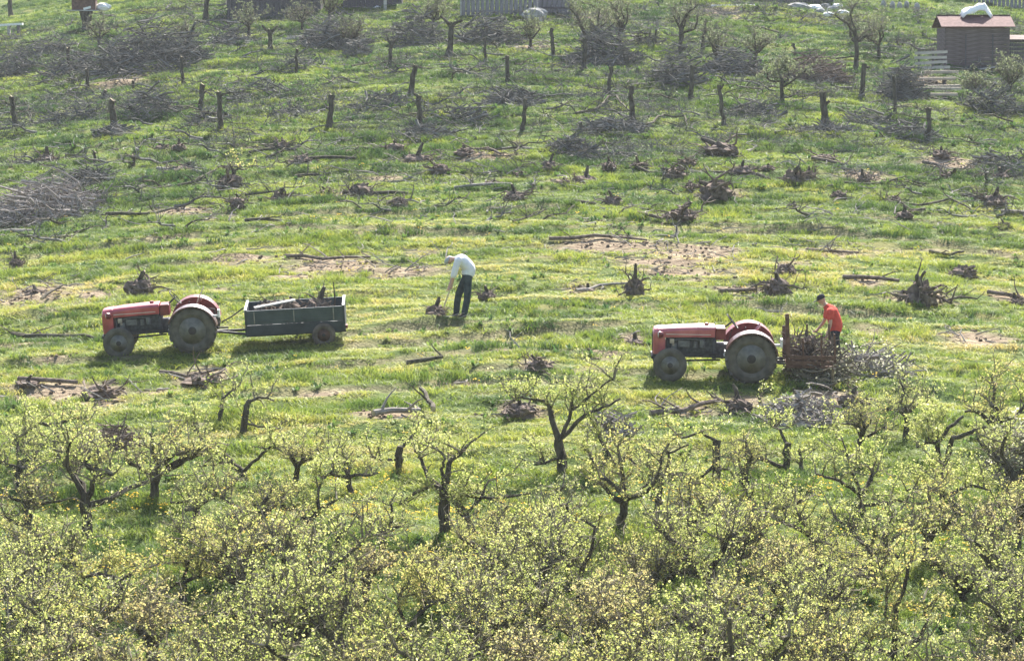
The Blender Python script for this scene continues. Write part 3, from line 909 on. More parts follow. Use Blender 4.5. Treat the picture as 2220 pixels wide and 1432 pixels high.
    mb = MB(); mb.box((0.69, -0.6, 0.96), (0.05, 0.16, 0.19)); mb.box((0.58, -0.6, 0.90), (0.22, 0.04, 0.05)); mb.build('rear_lamp_board', 'pale_metal', t)
    # rear linkage
    for s in (-1, 1):
        mb = MB(); mb.tube([(0.12, s * 0.25, 0.45), (0.82, s * 0.30, 0.40)], 0.025, 6); mb.tube([(0.1, s * 0.28, 0.95), (0.5, s * 0.29, 0.9), (0.55, s * 0.29, 0.42)], 0.018, 6)
        mb.build('lift_arm', 'dark_metal', t)
    mb = MB(); mb.box((0.45, 0, 0.40), (0.75, 0.09, 0.045)); mb.build('drawbar', 'dark_metal', t)
    return t

H1 = R(1.0)
tr1 = make_tractor('red tractor hitched to the dark teal trailer of roots')
pose_on_slope(tr1, Vector((T1.x, T1.y + 0.62, 0)), H1, 1.88, 0.6)
tr2 = make_tractor('sun bleached red tractor carrying a rear rack of roots', 'sun_bleached_red', True)
pose_on_slope(tr2, Vector((T2.x, T2.y + 0.62, 0)), R(-1.0), 1.88, 0.6)
tr2.scale = (1.01,) * 3

# ------------------------------------------------------------------ trailer
def make_trailer():
    t = empty('trailer', (0, 0, 0), 'dark teal open farm trailer behind the red tractor', 'trailer')
    L, WD, Z0, Z1 = 2.50, 1.22, 0.34, 0.98
    hb = WD / 2
    mb = MB(); mb.box((L / 2, 0, Z0 + 0.10), (L - 0.02, WD - 0.04, 0.05)); mb.build('floor', 'trailer_floor', t)
    for s, nm in ((-1, 'side_board'), (1, 'side_board')):
        mb = MB(); mb.box((L / 2, s * (hb - 0.02), (Z0 + 0.28 + Z1) / 2), (L - 0.09, 0.035, Z1 - Z0 - 0.28)); b = mb.build(nm, 'teal_paint', t, bevel=0.006)
        for x in (0.24, 1.23, 2.22):
            mb = MB(); mb.box((x, s * (hb + 0.004), 0.80), (0.028, 0.022, 0.30)); mb.build('strap', 'rim_grey', b)
        for z in (0.70, 0.92):
            mb = MB(); mb.box((L / 2, s * (hb + 0.001), z), (L - 0.55, 0.012, 0.02)); mb.build('rib', 'teal_paint', b)
        mb = MB(); mb.box((L / 2, s * (hb - 0.035), Z0 + 0.13), (L - 0.04, 0.06, 0.27)); mb.build('sill_beam', 'dark_teal_paint', t, bevel=0.01)
    for x in (0.025, L - 0.025):
        mb = MB(); mb.box((x, 0, (Z0 + 0.02 + Z1 + 0.03) / 2), (0.05, WD + 0.02, Z1 - Z0 + 0.01)); mb.build('end_board', 'dark_teal_paint', t, bevel=0.006)
        mb = MB(); mb.box((x, 0, Z1 + 0.027), (0.058, WD + 0.03, 0.016)); mb.build('lit_end_edge', 'pale_metal', t)  # pale strip: sunlight on the board's top edge put into the colour
    mb = MB()
    for s in (-1, 1): mb.box((L / 2, s * 0.35, Z0 - 0.03), (L, 0.07, 0.08))
    mb.build('chassis', 'dark_metal', t)
    mb = MB(); mb.tube([(0.2, 0.34, Z0 - 0.03), (-0.75, 0.02, 0.39)], 0.035, 6); mb.tube([(0.2, -0.34, Z0 - 0.03), (-0.75, -0.02, 0.39)], 0.035, 6); mb.box((-0.8, 0, 0.39), (0.22, 0.10, 0.05))
    mb.build('drawbar', 'dark_metal', t)
    mb = MB(); mb.tube([(1.95, -0.60, 0.285), (1.95, 0.60, 0.285)], 0.03, 8); mb.build('axle', 'dark_metal', t)
    for s in (-1, 1):
        make_wheel(t, (1.95, s * 0.66, 0.285), 0.285, 0.15, 0.16, 0, s, 'trailer_tyre', 'rusty_metal', 0.05)
    mb = MB(); mb.box((L + 0.03, -hb + 0.1, 0.44), (0.05, 0.16, 0.08)); mb.build('tail_lamp', 'worn_red_paint', t)
    mb = MB(); mb.tube([(-0.05, 0.0, 0.95), (-0.35, 0, 0.75), (-0.62, 0, 0.62)], 0.018, 6); mb.build('brake_lever', 'dark_metal', t)
    return t
trl = make_trailer()
# the box front stands at photograph pixel 533, in line with the tractor
s_ = SC(T1)
trx = T1.x + (533 - 421) / s_
pt = Vector((trx, T1.y + 0.62, 0))
pose_on_slope(trl, pt, R(1.8), -2.2, 0.6)

# ------------------------------------------------------------------ rack of roots carried behind the second tractor
def make_rack():
    t = empty('transport_rack', (0, 0, 0), 'rusty brown carrying rack with upright stakes behind the sun bleached tractor', 'rack')
    mb = MB(); mb.box((0.62, 0, 0.02), (1.15, 1.05, 0.05)); mb.build('base', 'rusty_metal', t)
    for k in range(2):
        mb = MB(); mb.box((0.62, -0.54, 0.12 + 0.13 * k), (1.15, 0.03, 0.10)); mb.build('slat', 'rusty_metal', t)
        mb = MB(); mb.box((0.62, 0.54, 0.12 + 0.13 * k), (1.15, 0.03, 0.10)); mb.build('slat', 'rusty_metal', t)
    for x, y, h, w in ((0.05, -0.5, 1.28, 0.12), (0.05, 0.5, 0.8, 0.10), (0.42, -0.52, 0.72, 0.05), (0.85, -0.52, 0.80, 0.05), (1.16, -0.5, 0.82, 0.05), (0.6, 0.52, 0.85, 0.05), (1.12, 0.52, 0.85, 0.05)):
        mb = MB(); mb.box((x, y, h / 2), (w, 0.05, h), Matrix.Rotation(R(-3), 3, 'Y'), 0.75); mb.build('stake', 'rusty_metal', t)
    mb = MB(); mb.tube([(0, 0, 0.1), (-0.25, 0, 0.12)], 0.03, 6); mb.build('hitch_bar', 'dark_metal', t)
    return t
rack = make_rack()
rk = tr2.matrix_basis.copy()
fwd = rk.to_3x3() @ Vector((1, 0, 0)); upv = rk.to_3x3() @ Vector((0, 0, 1))
rack.rotation_euler = tr2.rotation_euler
rack.location = tr2.location + fwd.normalized() * 0.80 + upv.normalized() * 0.36

# ------------------------------------------------------------------ people
def chain_tube(mb, pts, rad, ysc=1.0, n=14, sub=4):
    """smooth tapered limb with rounded ends; ysc widens it across the body"""
    P = [Vector(p) for p in pts]
    Q = [P[0] * 2 - P[1]] + P + [P[-1] * 2 - P[-2]]
    RQ = [rad[0]] + list(rad) + [rad[-1]]
    out = []; rr_ = []
    for i in range(1, len(Q) - 2):
        for k in range(sub + (1 if i == len(Q) - 3 else 0)):
            t = k / sub
            a, b, c, d = Q[i - 1], Q[i], Q[i + 1], Q[i + 2]
            out.append(0.5 * ((2 * b) + (c - a) * t + (2 * a - 5 * b + 4 * c - d) * t * t + (3 * b - a - 3 * c + d) * t ** 3))
            rr_.append(RQ[i] + (RQ[i + 1] - RQ[i]) * t)
    d0 = (out[0] - out[1]).normalized(); d1 = (out[-1] - out[-2]).normalized()
    out = [out[0] + d0 * rr_[0] * .75, out[0] + d0 * rr_[0] * .45] + out + [out[-1] + d1 * rr_[-1] * .45, out[-1] + d1 * rr_[-1] * .75]
    rr_ = [rr_[0] * .35, rr_[0] * .8] + rr_ + [rr_[-1] * .8, rr_[-1] * .35]
    k0 = len(mb.v)
    mb.tube(out, rr_, n)
    if ysc != 1.0:
        m = len(out)
        for i in range(m):
            for k in range(n):
                v = mb.v[k0 + i * n + k]
                mb.v[k0 + i * n + k] = (v[0], out[i].y + (v[1] - out[i].y) * ysc, v[2])
    return mb

def flesh(name, mb, mat, parent, voxel=.014):
    o = mb.build(name, mat, parent, smooth=True)
    md = o.modifiers.new('remesh', 'REMESH'); md.mode = 'VOXEL'; md.voxel_size = voxel; md.use_smooth_shade = True
    sm = o.modifiers.new('smooth', 'SMOOTH'); sm.factor = .5; sm.iterations = 4
    return o

def make_person(label, loc, J, mats, sleeve, cap, grip=None, scale=1.0):
    """J: joints in metres, x left-right in the picture, y away, z up; facing -x"""
    t = empty('person', loc, label, 'person'); t.scale = (scale,) * 3
    V = lambda k: Vector(J[k])
    # body: one continuous surface
    mb = MB()
    chain_tube(mb, [V('pelvis'), V('waist'), V('chest'), V('neck')], [.125, .115, .13, .06], 1.25)
    chain_tube(mb, [V('neck') * .6 + V('chest') * .4, V('neck'), V('head0')], [.062, .056, .058])
    chain_tube(mb, [V('head0'), V('head0').lerp(V('head1'), .55), V('head1')], [.078, .096, .085], .9)
    for s in 'LR':
        chain_tube(mb, [V('hip' + s), V('knee' + s), V('ank' + s)], [.09, .058, .042])
        chain_tube(mb, [V('ank' + s), V('toe' + s)], [.042, .032])
        chain_tube(mb, [V('chest').lerp(V('sh' + s), .5), V('sh' + s), V('el' + s), V('wr' + s)], [.07, .058, .042, .030])
        chain_tube(mb, [V('wr' + s), V('ha' + s)], [.030, .036], 1.25)
    flesh('body', mb, 'skin', t, .012)
    # shirt
    mb = MB()
    chain_tube(mb, [V('pelvis') * .85 + V('waist') * .15, V('waist'), V('chest'), V('chest').lerp(V('neck'), .75)], [.165, .160, .165, .085], 1.28)
    for s in 'LR':
        c_ = [V('chest').lerp(V('sh' + s), .5), V('sh' + s), V('sh' + s).lerp(V('el' + s), min(1, sleeve))]; r_ = [.11, .088, .072]
        if sleeve > 1: c_.append(V('el' + s).lerp(V('wr' + s), sleeve - 1)); r_.append(.058)
        chain_tube(mb, c_, r_)
    flesh('shirt', mb, mats['shirt'], t)
    # trousers
    mb = MB()
    chain_tube(mb, [V('waist') * .35 + V('pelvis') * .65, V('pelvis')], [.150, .155], 1.2)
    for s in 'LR':
        chain_tube(mb, [V('pelvis').lerp(V('hip' + s), .7), V('hip' + s), V('knee' + s), V('knee' + s).lerp(V('ank' + s), .92)], [.12, .118, .088, .078])
    flesh('trousers', mb, mats['trousers'], t)
    for s in 'LR':
        mb = MB(); a, b = V('ank' + s), V('toe' + s)
        mb.tube([a + Vector((0.05, 0, -0.02)), a + Vector((-0.02, 0, -0.03)), b + Vector((0.03, 0, 0)), b + Vector((-0.03, 0, -0.005))], [.05, .058, .05, .03], 10)
        mb.build('shoe', 'leather', t, smooth=True)
        # five fingers curled from the palm
        w, h = V('wr' + s), V('ha' + s)
        d = (h - w).normalized(); side = Vector((0, 1, 0)); curl = d.cross(side)
        if curl.x > 0: curl = -curl
        for k in range(5):
            off = (k - 1.5) * 0.02
            L = (0.075, 0.085, 0.08, 0.062, 0.06)[k]
            if k == 4:
                p0 = h + side * -0.035 - d * 0.03; p1 = p0 + (d * 0.4 - side * 0.6 + curl * 0.5).normalized() * 0.03; p2 = p1 + (d * 0.5 + curl * 0.8).normalized() * 0.03
            else:
                p0 = h + side * off + d * 0.012; p1 = p0 + (d * 0.8 + curl * 0.6).normalized() * L * 0.5; p2 = p1 + (curl * 0.95 + d * 0.1).normalized() * L * 0.5
            mb = MB(); mb.tube([p0, p1, p2], [.0105, .0095, .008], 6); mb.build('finger', 'skin', t, smooth=True)
    # head details
    hd = (V('head1') - V('head0')).normalized(); c = V('head0').lerp(V('head1'), 0.5)
    face = Vector(J['face']).normalized(); sd = face.cross(hd).normalized()
    mb = MB(); mb.blob(c + face * 0.095 - hd * 0.01, .016, .014, .022, random.Random(2), 8, 6, 0); mb.build('nose', 'skin', t, smooth=True)
    for k in (-1, 1):
        mb = MB(); mb.blob(c + sd * 0.088 * k - hd * 0.01, .016, .012, .032, random.Random(2), 8, 6, 0); mb.build('ear', 'skin', t, smooth=True)
        mb = MB(); mb.blob(c + face * 0.082 + sd * 0.034 * k + hd * 0.018, .012, .012, .010, random.Random(2), 8, 6, 0); mb.build('eye', 'eye_dark', t, smooth=True)
    mb = MB(); mb.blob(c + face * 0.082 - hd * 0.05, .012, .028, .007, random.Random(2), 8, 6, 0); mb.build('mouth', 'eye_dark', t, smooth=True)
    # hair and cap
    q = Matrix((sd, face, hd)).transposed()
    mb = MB(); vs = []
    prof = [(0.0, 0.108), (0.03, 0.108), (0.07, 0.095), (0.10, 0.06), (0.112, 0.001)]
    for o_, r_ in prof:
        for k in range(16):
            a = 2 * math.pi * k / 16
            vs.append(c + q @ Vector((math.cos(a) * r_ * 0.95, math.sin(a) * r_, o_ + 0.02)))
    fs = [(i * 16 + k, i * 16 + (k + 1) % 16, (i + 1) * 16 + (k + 1) % 16, (i + 1) * 16 + k) for i in range(4) for k in range(16)] + [tuple(range(15, -1, -1))]
    mb.add(vs, fs)
    cp = mb.build('cap', cap, t, smooth=True)
    mb = MB(); mb.box(c + face * 0.135 + hd * 0.028, (0.15, 0.10, 0.012), q); mb.build('peak', cap, cp)
    return t

P1 = onground(G(1003, 690), 0.01)
J1 = dict(pelvis=(.13, 0, 1.06), waist=(.15, 0, 1.24), chest=(-.03, 0, 1.42), neck=(-.20, 0, 1.45), head0=(-.27, 0, 1.45), head1=(-.36, 0, 1.43), face=(-.35, 0, -1),
          hipL=(.12, -.11, 1.0), kneeL=(.12, -.13, .55), ankL=(.04, -.14, .10), toeL=(-.14, -.14, .04), hipR=(.10, .11, 1.0), kneeR=(-.10, .14, .56), ankR=(-.16, .15, .10), toeR=(-.33, .15, .04),
          shL=(-.11, -.20, 1.42), elL=(-.20, -.22, 1.10), wrL=(-.26, -.14, .84), haL=(-.28, -.12, .75), shR=(-.11, .20, 1.42), elR=(-.22, .20, 1.08), wrR=(-.32, .06, .80), haR=(-.34, .03, .71))
make_person('person in a white shirt and dark trousers bent over a root', P1, J1, dict(shirt='white_shirt', trousers='navy_cloth'), 1.25, 'grey_cap', scale=1.06)
# hoe in the hands, down to the root ball
hoe = empty('digging_hoe', P1, 'pale handled digging hoe held by the person in white', 'hoe')
mb = MB(); mb.tube([(-.24, -.06, .98), (-.36, -.05, .66), (-.54, -.03, .14)], .020, 8); mb.build('handle', 'tool_handle', hoe, smooth=True)
mb = MB(); mb.box((-.60, -.03, .12), (.20, .10, .03), Matrix.Rotation(R(25), 3, 'Y')); mb.build('blade', 'dark_metal', hoe)

P2 = onground(G(1806, 806), 0.01)
J2 = dict(pelvis=(.02, 0, .92), waist=(.05, 0, 1.08), chest=(-.06, 0, 1.36), neck=(-.21, 0, 1.54), head0=(-.27, 0, 1.60), head1=(-.31, 0, 1.70), face=(-.9, 0, -.45),
          hipL=(.03, -.11, .86), kneeL=(-.06, -.13, .48), ankL=(.03, -.14, .10), toeL=(-.15, -.14, .04), hipR=(.03, .11, .86), kneeR=(.10, .13, .48), ankR=(.20, .15, .10), toeR=(.03, .15, .04),
          shL=(-.11, -.20, 1.38), elL=(-.10, -.24, 1.10), wrL=(-.17, -.22, .86), haL=(-.19, -.21, .78), shR=(-.11, .20, 1.38), elR=(-.20, .24, 1.12), wrR=(-.34, .20, .94), haR=(-.40, .19, .88))
make_person('person in an orange red shirt and dark cap leaning over the cut brush', P2, J2, dict(shirt='orange_shirt', trousers='dark_cloth'), 0.55, 'dark_cloth', scale=1.02)
# ------------------------------------------------------------------ uprooted stumps
def make_stump(seed, upright=True):
    """root ball of earth with broken roots and a short trunk; unit size about 0.8 m across"""
    rr = random.Random(seed)
    t = empty('uprooted_stump')
    mb = MB(); mb.blob((0, 0, 0.15), rr.uniform(.27, .36), rr.uniform(.23, .30), rr.uniform(.20, .29), rr, 14, 9, 0.28)
    for k in range(5):
        a = rr.uniform(0, 6.28); mb.blob((math.cos(a) * .24, math.sin(a) * .2, rr.uniform(.05, .22)), rr.uniform(.10, .18), rr.uniform(.09, .15), rr.uniform(.08, .14), rr, 9, 6, 0.28)
    mb.build('root_ball', 'root_soil', t)
    for k in range(rr.randint(8, 11)):
        a = rr.uniform(0, 6.28); el = rr.uniform(-0.1, 0.9)
        d = (math.cos(a) * math.cos(el), math.sin(a) * math.cos(el), math.sin(el))
        L = rr.uniform(0.3, 0.85); n = 6
        p0 = Vector((d[0] * .18, d[1] * .16, .15 + d[2] * .14))
        pts = wander(rr, p0, d, L, n, 0.36, 0.10)
        for q in pts: q.z = max(q.z, .02)
        mb = MB(); r0 = rr.uniform(.024, .05)
        mb.tube(pts, lerp_r(r0, .008, n + 1), 6, True, 0.15, rr)
        for q in range(2):
            i = rr.randint(1, n - 1)
            mb.tube(wander(rr, pts[i], Vector(d) + Vector((rr.gauss(0, .6), rr.gauss(0, .6), rr.gauss(0, .5))), L * .45, 3, .3), lerp_r(r0 * .5, .005, 4), 4)
        mb.build('root', 'root', t)
    lean = Vector((rr.uniform(-.5, .5), rr.uniform(-.3, .3), 1)) if upright else Vector((rr.choice((-1, 1)) * 1.0, rr.uniform(-.4, .4), rr.uniform(.05, .35)))
    L = rr.uniform(.25, .5)
    pts = wander(rr, (0, 0, .28), lean, L, 4, .14)
    mb = MB(); r0 = rr.uniform(.04, .068); mb.tube(pts, [r0 * 1.6, r0 * 1.15, r0, r0 * .9, r0 * .6], 8, True, .2, rr)
    if rr.random() < .7:
        mb.tube(wander(rr, pts[2], lean + Vector((rr.gauss(0, 1), rr.gauss(0, 1), .3)), .22, 3, .2), lerp_r(.035, .022, 4), 6, True, .1, rr)
    tk = mb.build('trunk_stub', 'bark', t)
    d = (pts[-1] - pts[-2]).normalized()
    if seed % 3 == 0:
        mb = MB(); mb.tube([pts[-1], pts[-1] + d * .008], r0 * .5, 8); mb.build('sawn_end', 'sawn_wood', tk)
    return t

STUMPS = [make_stump(300 + i, i % 3 != 2) for i in range(14)]
STUMP_USED = set()
G_ST = 'uprooted stumps lying on the cleared slope'
def place_stump(px, py, wpx, k, label, group=G_ST, hk=1.0, sink=0.04, rz=None):
    src = STUMPS[k % len(STUMPS)]
    if k % len(STUMPS) in STUMP_USED: o = copy_tree(src)
    else: o = src; STUMP_USED.add(k % len(STUMPS))
    p = G(px, py); s = wpx / SC(p) / 0.82 * (1.02 if py < 480 else 1.0)
    o.location = onground(p, sink * s)
    o.scale = (s, s, s * hk)
    o.rotation_euler = (0, 0, (px * 0.37 + py * 0.11) % 6.28 if rz is None else rz)
    tag(o, label, 'stump', group)
    return o

near = 'uprooted stump with earthy roots lying on the cleared grass below the trunks'
row = 'small uprooted stump in the scattered row below the standing trunks'
for i, (px, py, w, lab, hk) in enumerate([
        (303, 642, 72, 'uprooted stump lying beyond the hood of the trailer tractor', 1.25),
        (1378, 648, 54, 'dark round root ball with a short stub beside a pale branch', 1.5),
        (1702, 595, 62, 'low uprooted stump with a dark knob on top', 0.9),
        (1684, 642, 74, 'uprooted stump with a spiky stub above a dug hole', 1.2),
        (1998, 658, 92, 'tallest uprooted root mass with a long thin stub standing up', 1.25),
        (2086, 598, 78, 'smooth wedge shaped grey stump on bright grass', 0.9),
        (1056, 650, 48, 'stump lying just behind the person in white', 0.9),
        (944, 690, 62, 'root ball being worked by the person in white', 0.85),
        (435, 836, 96, 'wide heap of roots and earth below the trailer tractor', 0.7),
        (1168, 815, 74, 'stump lying above the crown of the lone leafy orchard tree', 0.8),
        (1378, 748, 60, 'stump lying in front of the tractor with the rack', 0.6),
        (215, 856, 96, 'stump on the bare earth among the first orchard trees', 0.7),
        (1600, 885, 84, 'stump at the edge of the orchard under the tractor with the rack', 0.85),
        (1125, 900, 82, 'stump in the shade of the lone leafy orchard tree', 0.8),
        (1845, 880, 66, 'stump at the foot of the heap of cut leafy branches', 1.1),
        (35, 580, 40, 'small dark stump alone on the grass left of the bare earth', 1.0),
        (500, 408, 62, 'stump with a pale yellow shoot standing beside it', 1.1),
        (516, 455, 40, 'stump with a thin stub at the end of a broken branch', 1.3),
        (606, 440, 50, 'dark stump with two upright stubs', 1.0),
        (782, 430, 60, 'stump with an upright dark peg at the end of a log', 1.0),
        (1116, 438, 56, 'stump at the end of a straight fallen pole', 0.9),
        (1330, 442, 50, 'flat stump with one upright spike', 0.8),
        (1552, 436, 84, 'large tangled stump with pale torn roots', 1.15),
        (1478, 482, 92, 'flat spread stump on a patch of straw coloured earth', 0.75),
        ]):
    place_stump(px, py, w, i, lab, hk=hk)
LAND = [(500, 390, 'sapling with pale yellow leaves'), (812, 427, 'straight dark log with an upright peg'), (606, 430, 'dark stump with two upright stubs'), (1050, 410, 'straight fallen pole'), (1552, 420, 'large tangled stump with pale torn roots'),
        (1478, 470, 'flat spread stump on straw coloured earth'), (1240, 325, 'low grey brush heap on the cleared grass'), (710, 352, 'dark log among small stumps'), (1930, 398, 'long low branch'), (2010, 448, 'wavy branch'),
        (2200, 468, 'grey log by the last stumps'), (2170, 365, 'thin scatter of branches'), (1800, 290, 'hooked thick trunk'), (400, 405, 'long crooked branch'), (190, 395, 'low tail of grey brush'), (1670, 388, 'short dark log'),
        (910, 290, 'trunk with the broad root foot'), (1335, 440, 'flat stump with one upright spike'), (1420, 376, 'short log between stumps'), (2013, 305, 'flat topped cut trunk'), (1133, 282, 'bare trunk above the cleared grass'),
        (1378, 648, 'dark round root ball'), (1998, 658, 'tallest root mass'), (130, 650, 'propped dark stick'), (215, 856, 'orchard stump on bare earth'), (1570, 278, 'tall trunk with a twig'), (303, 300, 'thin low trunk beside weeds')]
for i, (px, py, w, hk) in enumerate([(868, 452, 36, .9), (1190, 372, 46, 1.1), (1268, 392, 62, .8), (1222, 402, 42, .7), (1464, 388, 64, 1.0), (1610, 378, 58, .9), (1718, 410, 62, 1.0), (1756, 388, 44, 1.2),
        (1718, 452, 30, .8), (1818, 434, 46, .8), (1960, 474, 50, .7), (1872, 396, 40, .9), (2156, 452, 62, .9), (2062, 388, 60, .9), (1936, 436, 44, .7), (2178, 498, 36, .7),
        (905, 350, 66, .9), (858, 333, 54, .8), (956, 374, 52, .9), (1006, 340, 56, .6), (652, 360, 60, .6), (612, 330, 44, .9), (402, 376, 66, .6), (350, 332, 46, .7), (388, 334, 44, .7), (106, 346, 54, .8),
        (216, 440, 52, .8), (1563, 336, 84, .8), (1786, 346, 60, .5), (1320, 372, 44, .8), (1385, 368, 48, .7), (1665, 372, 40, .7), (1490, 360, 50, .8), (2040, 352, 46, .8), (1060, 402, 40, .6), (708, 425, 50, .6),
        (1500, 412, 44, .7), (1130, 380, 40, .6), (1275, 632, 46, .6), (2200, 655, 50, .6), (2170, 385, 52, .7), (540, 325, 40, .7), (760, 342, 40, .7), (80, 640, 60, .5), (60, 845, 60, .5)]):
    lm = min(LAND, key=lambda q: math.hypot(q[0] - px, 1.6 * (q[1] - py)))
    key = ('%s uprooted stump %s the %s' % ('low' if hk < .75 else ('upright' if hk >= .95 else 'rounded'), 'uphill of' if py < lm[1] - 14 else ('downhill of' if py > lm[1] + 14 else 'beside'), lm[2]))
    place_stump(px, py, w, i * 5 + 2, key, G_ST, hk)

# ------------------------------------------------------------------ standing cut trunks
def make_trunk(seed, h, r, stubs=2, flare=1.8, lean=(0, 0), fork=False, knob=1.15):
    rr = random.Random(seed)
    t = empty('cut_trunk')
    n = 7; pts = []; rad = []
    for i in range(n + 1):
        f = i / n
        pts.append(Vector((lean[0] * f * h + rr.gauss(0, .018), lean[1] * f * h + rr.gauss(0, .018), h * f - 0.12 * (i == 0))))
        rad.append(r * (1 + (flare - 1) * max(0, 1 - f / .22) ** 1.6) * (1 + (knob - 1) * max(0, (f - .8) / .2)) * (1 - .12 * f))
    mb = MB(); mb.tube(pts, rad, 10, True, .07, rr)
    tk = mb.build('trunk', 'bark', t)
    mb = MB(); mb.tube([pts[-1], pts[-1] + Vector((.01, 0, .012))], rad[-1] * .9, 10); mb.build('sawn_top', 'sawn_wood', tk)
    for k in range(stubs):
        a = rr.uniform(0, 6.28); f = rr.uniform(.62, .97); p = Vector(pts[0]).lerp(pts[-1], f)
        L = rr.uniform(.10, .28)
        mb = MB(); q = wander(rr, p, (math.cos(a), math.sin(a), rr.uniform(.2, 1.0)), L, 3, .2); mb.tube(q, lerp_r(r * .55, r * .4, 4), 7, True, .08, rr)
        mb.build('limb_stub', 'bark', t)
    if fork:
        for a in (-1, 1):
            mb = MB(); q = wander(rr, pts[-2], (a * .8, rr.uniform(-.3, .3), .9), h * .45, 4, .18); mb.tube(q, lerp_r(r * .75, r * .35, 5), 7, True, .08, rr); mb.build('limb', 'bark', t)
    return t

G_TK = 'bare cut trunks standing in the rough upper grass'
plain = 'bare trunk sawn off at head height in the rough upper grass'
TK = [(35, 215, 290, 13, 'cut trunk with a flared top standing alone left of a bushy trunk foot', {}), (190, 150, 192, 9, None, {}), (226, 186, 216, 10, None, dict(stubs=3)),
      (248, 224, 288, 18, 'thick short trunk rising from a dark mound of brush', dict(flare=2.6)), (397, 120, 188, 9, None, dict(lean=(-.04, 0))),
      (433, 176, 240, 12, 'cut trunk with a flat widened top', dict(knob=1.5)), (480, 205, 290, 14, 'cut trunk with one long bare branch reaching sideways', dict(stubs=1)),
      (642, 98, 160, 8, 'thin dark post in front of a pale board pile', dict(stubs=0, flare=1.2)), (713, 206, 278, 15, 'knobbly cut trunk standing alone on open grass', dict(knob=1.35)),
      (588, 62, 120, 12, 'forked grey trunk in front of the dark barn wall', dict(fork=True)), (845, 92, 150, 10, 'trunk with a flat spread of cut boughs on top', dict(fork=True)),
      (890, 140, 202, 14, 'crooked trunk leaning above another cut trunk', dict(lean=(.16, 0))), (910, 200, 274, 14, 'trunk with a broad root foot below a crooked trunk', dict(flare=2.4)),
      (975, 52, 126, 15, 'thick forked trunk with a broad flared foot below the grey board wall', dict(flare=3.0, fork=True)), (1054, 90, 140, 8, None, dict(stubs=0)),
      (1100, 126, 184, 11, 'cut trunk with a bent stub like a hook', dict(stubs=1)), (1133, 212, 282, 11, None, dict(stubs=1)), (1200, 60, 132, 10, 'straight dark trunk in front of a budding bush', dict(stubs=0, flare=1.3)),
      (1266, 90, 158, 12, 'trunk with a pale sawn top and wide foot', dict(flare=2.8)), (1318, 147, 208, 10, 'trunk above a bent fallen branch', dict(knob=1.5, stubs=1)),
      (1371, 194, 272, 14, 'thick cut trunk with a pale flat top', dict(knob=1.2)), (1497, 140, 212, 12, None, {}), (1570, 180, 278, 11, 'tall trunk with one short twig near its top', dict(stubs=1)),
      (1790, 208, 278, 18, 'hooked thick trunk leaning over a brush mound', dict(lean=(-.12, 0), flare=2.6)), (1868, 144, 214, 13, 'trunk standing straight below the tall bare tree', dict(stubs=1)),
      (1943, 162, 252, 9, None, dict(stubs=0)), (2013, 234, 308, 12, 'cut trunk with a flat top below the stacked planks', dict(knob=1.7, stubs=0)),
      (445, -40, 46, 13, 'dark trunk on the pale green strip beside the barn', dict(stubs=1)), (25, -30, 38, 12, 'slim trunk behind the white topped bench', {}),
      (1386, 78, 110, 8, None, dict(stubs=2)), (1522, 45, 110, 8, None, {}), (150, 100, 160, 10, None, {}), (1478, 70, 105, 7, None, {}), (1725, 90, 130, 7, None, {}), (290, 175, 200, 8, None, {}), (205, 330, 358, 8, 'thin low trunk standing above the dark brush heap', {}), (292, 335, 360, 8, 'thin low trunk beside a clump of weeds above the broken branches', {})]
LAND2 = [(320, 150, 'tall dark brush heap'), (225, 163, 'pale board at the heap'), (1060, 88, 'dark heap below the board wall'), (1105, 228, 'heap of grey branches'), (1470, 180, 'pale leaning brush heap'), (1955, 215, 'brush heap by the planks'),
         (1300, 140, 'heap behind the pale topped trunk'), (1530, 70, 'planks of the meadow edge'), (1475, 110, 'thin budding tree'), (1770, 120, 'brown brush heap'), (248, 260, 'thick short trunk'), (433, 200, 'flat topped trunk'), (150, 160, 'heap round the pedestal trunk'), (1400, 70, 'short planks')]
for i, (px, yt, yb, w, lab, kw) in enumerate(TK):
    p = G(px, yb); s = SC(p)
    kw.setdefault('lean', ((i * 37 % 11 - 5) * .022, (i * 53 % 7 - 3) * .02))
    o = make_trunk(500 + i, (yb - yt) / s, max(.055, w / s / 2 * .86), **kw)
    o.location = onground(p, .03)
    tag(o, lab or (plain if False else 'bare sawn off trunk standing near the ' + min(LAND2, key=lambda q: math.hypot(q[0] - px, 1.6 * (q[1] - yb)))[2]), 'trunk', G_TK)
    if px == 480:
        rr = random.Random(9); h = (yb - yt) / s
        mb = MB(); mb.tube(wander(rr, (0, 0, h * .92), (1, -.1, .1), 1.15, 7, .14, .01), lerp_r(.05, .015, 8), 6, True, .1, rr)
        mb.tube(wander(rr, (.5, -.05, h * .96), (.6, .3, .5), .5, 4, .2), lerp_r(.02, .008, 5), 5); mb.build('branch', 'bark_limb', o)
    if px == 1570:
        rr = random.Random(9); h = (yb - yt) / s
        mb = MB(); mb.tube(wander(rr, (0, 0, h * .8), (1, 0, .25), .8, 5, .15), lerp_r(.03, .01, 6), 6); mb.build('branch', 'bark_limb', o)

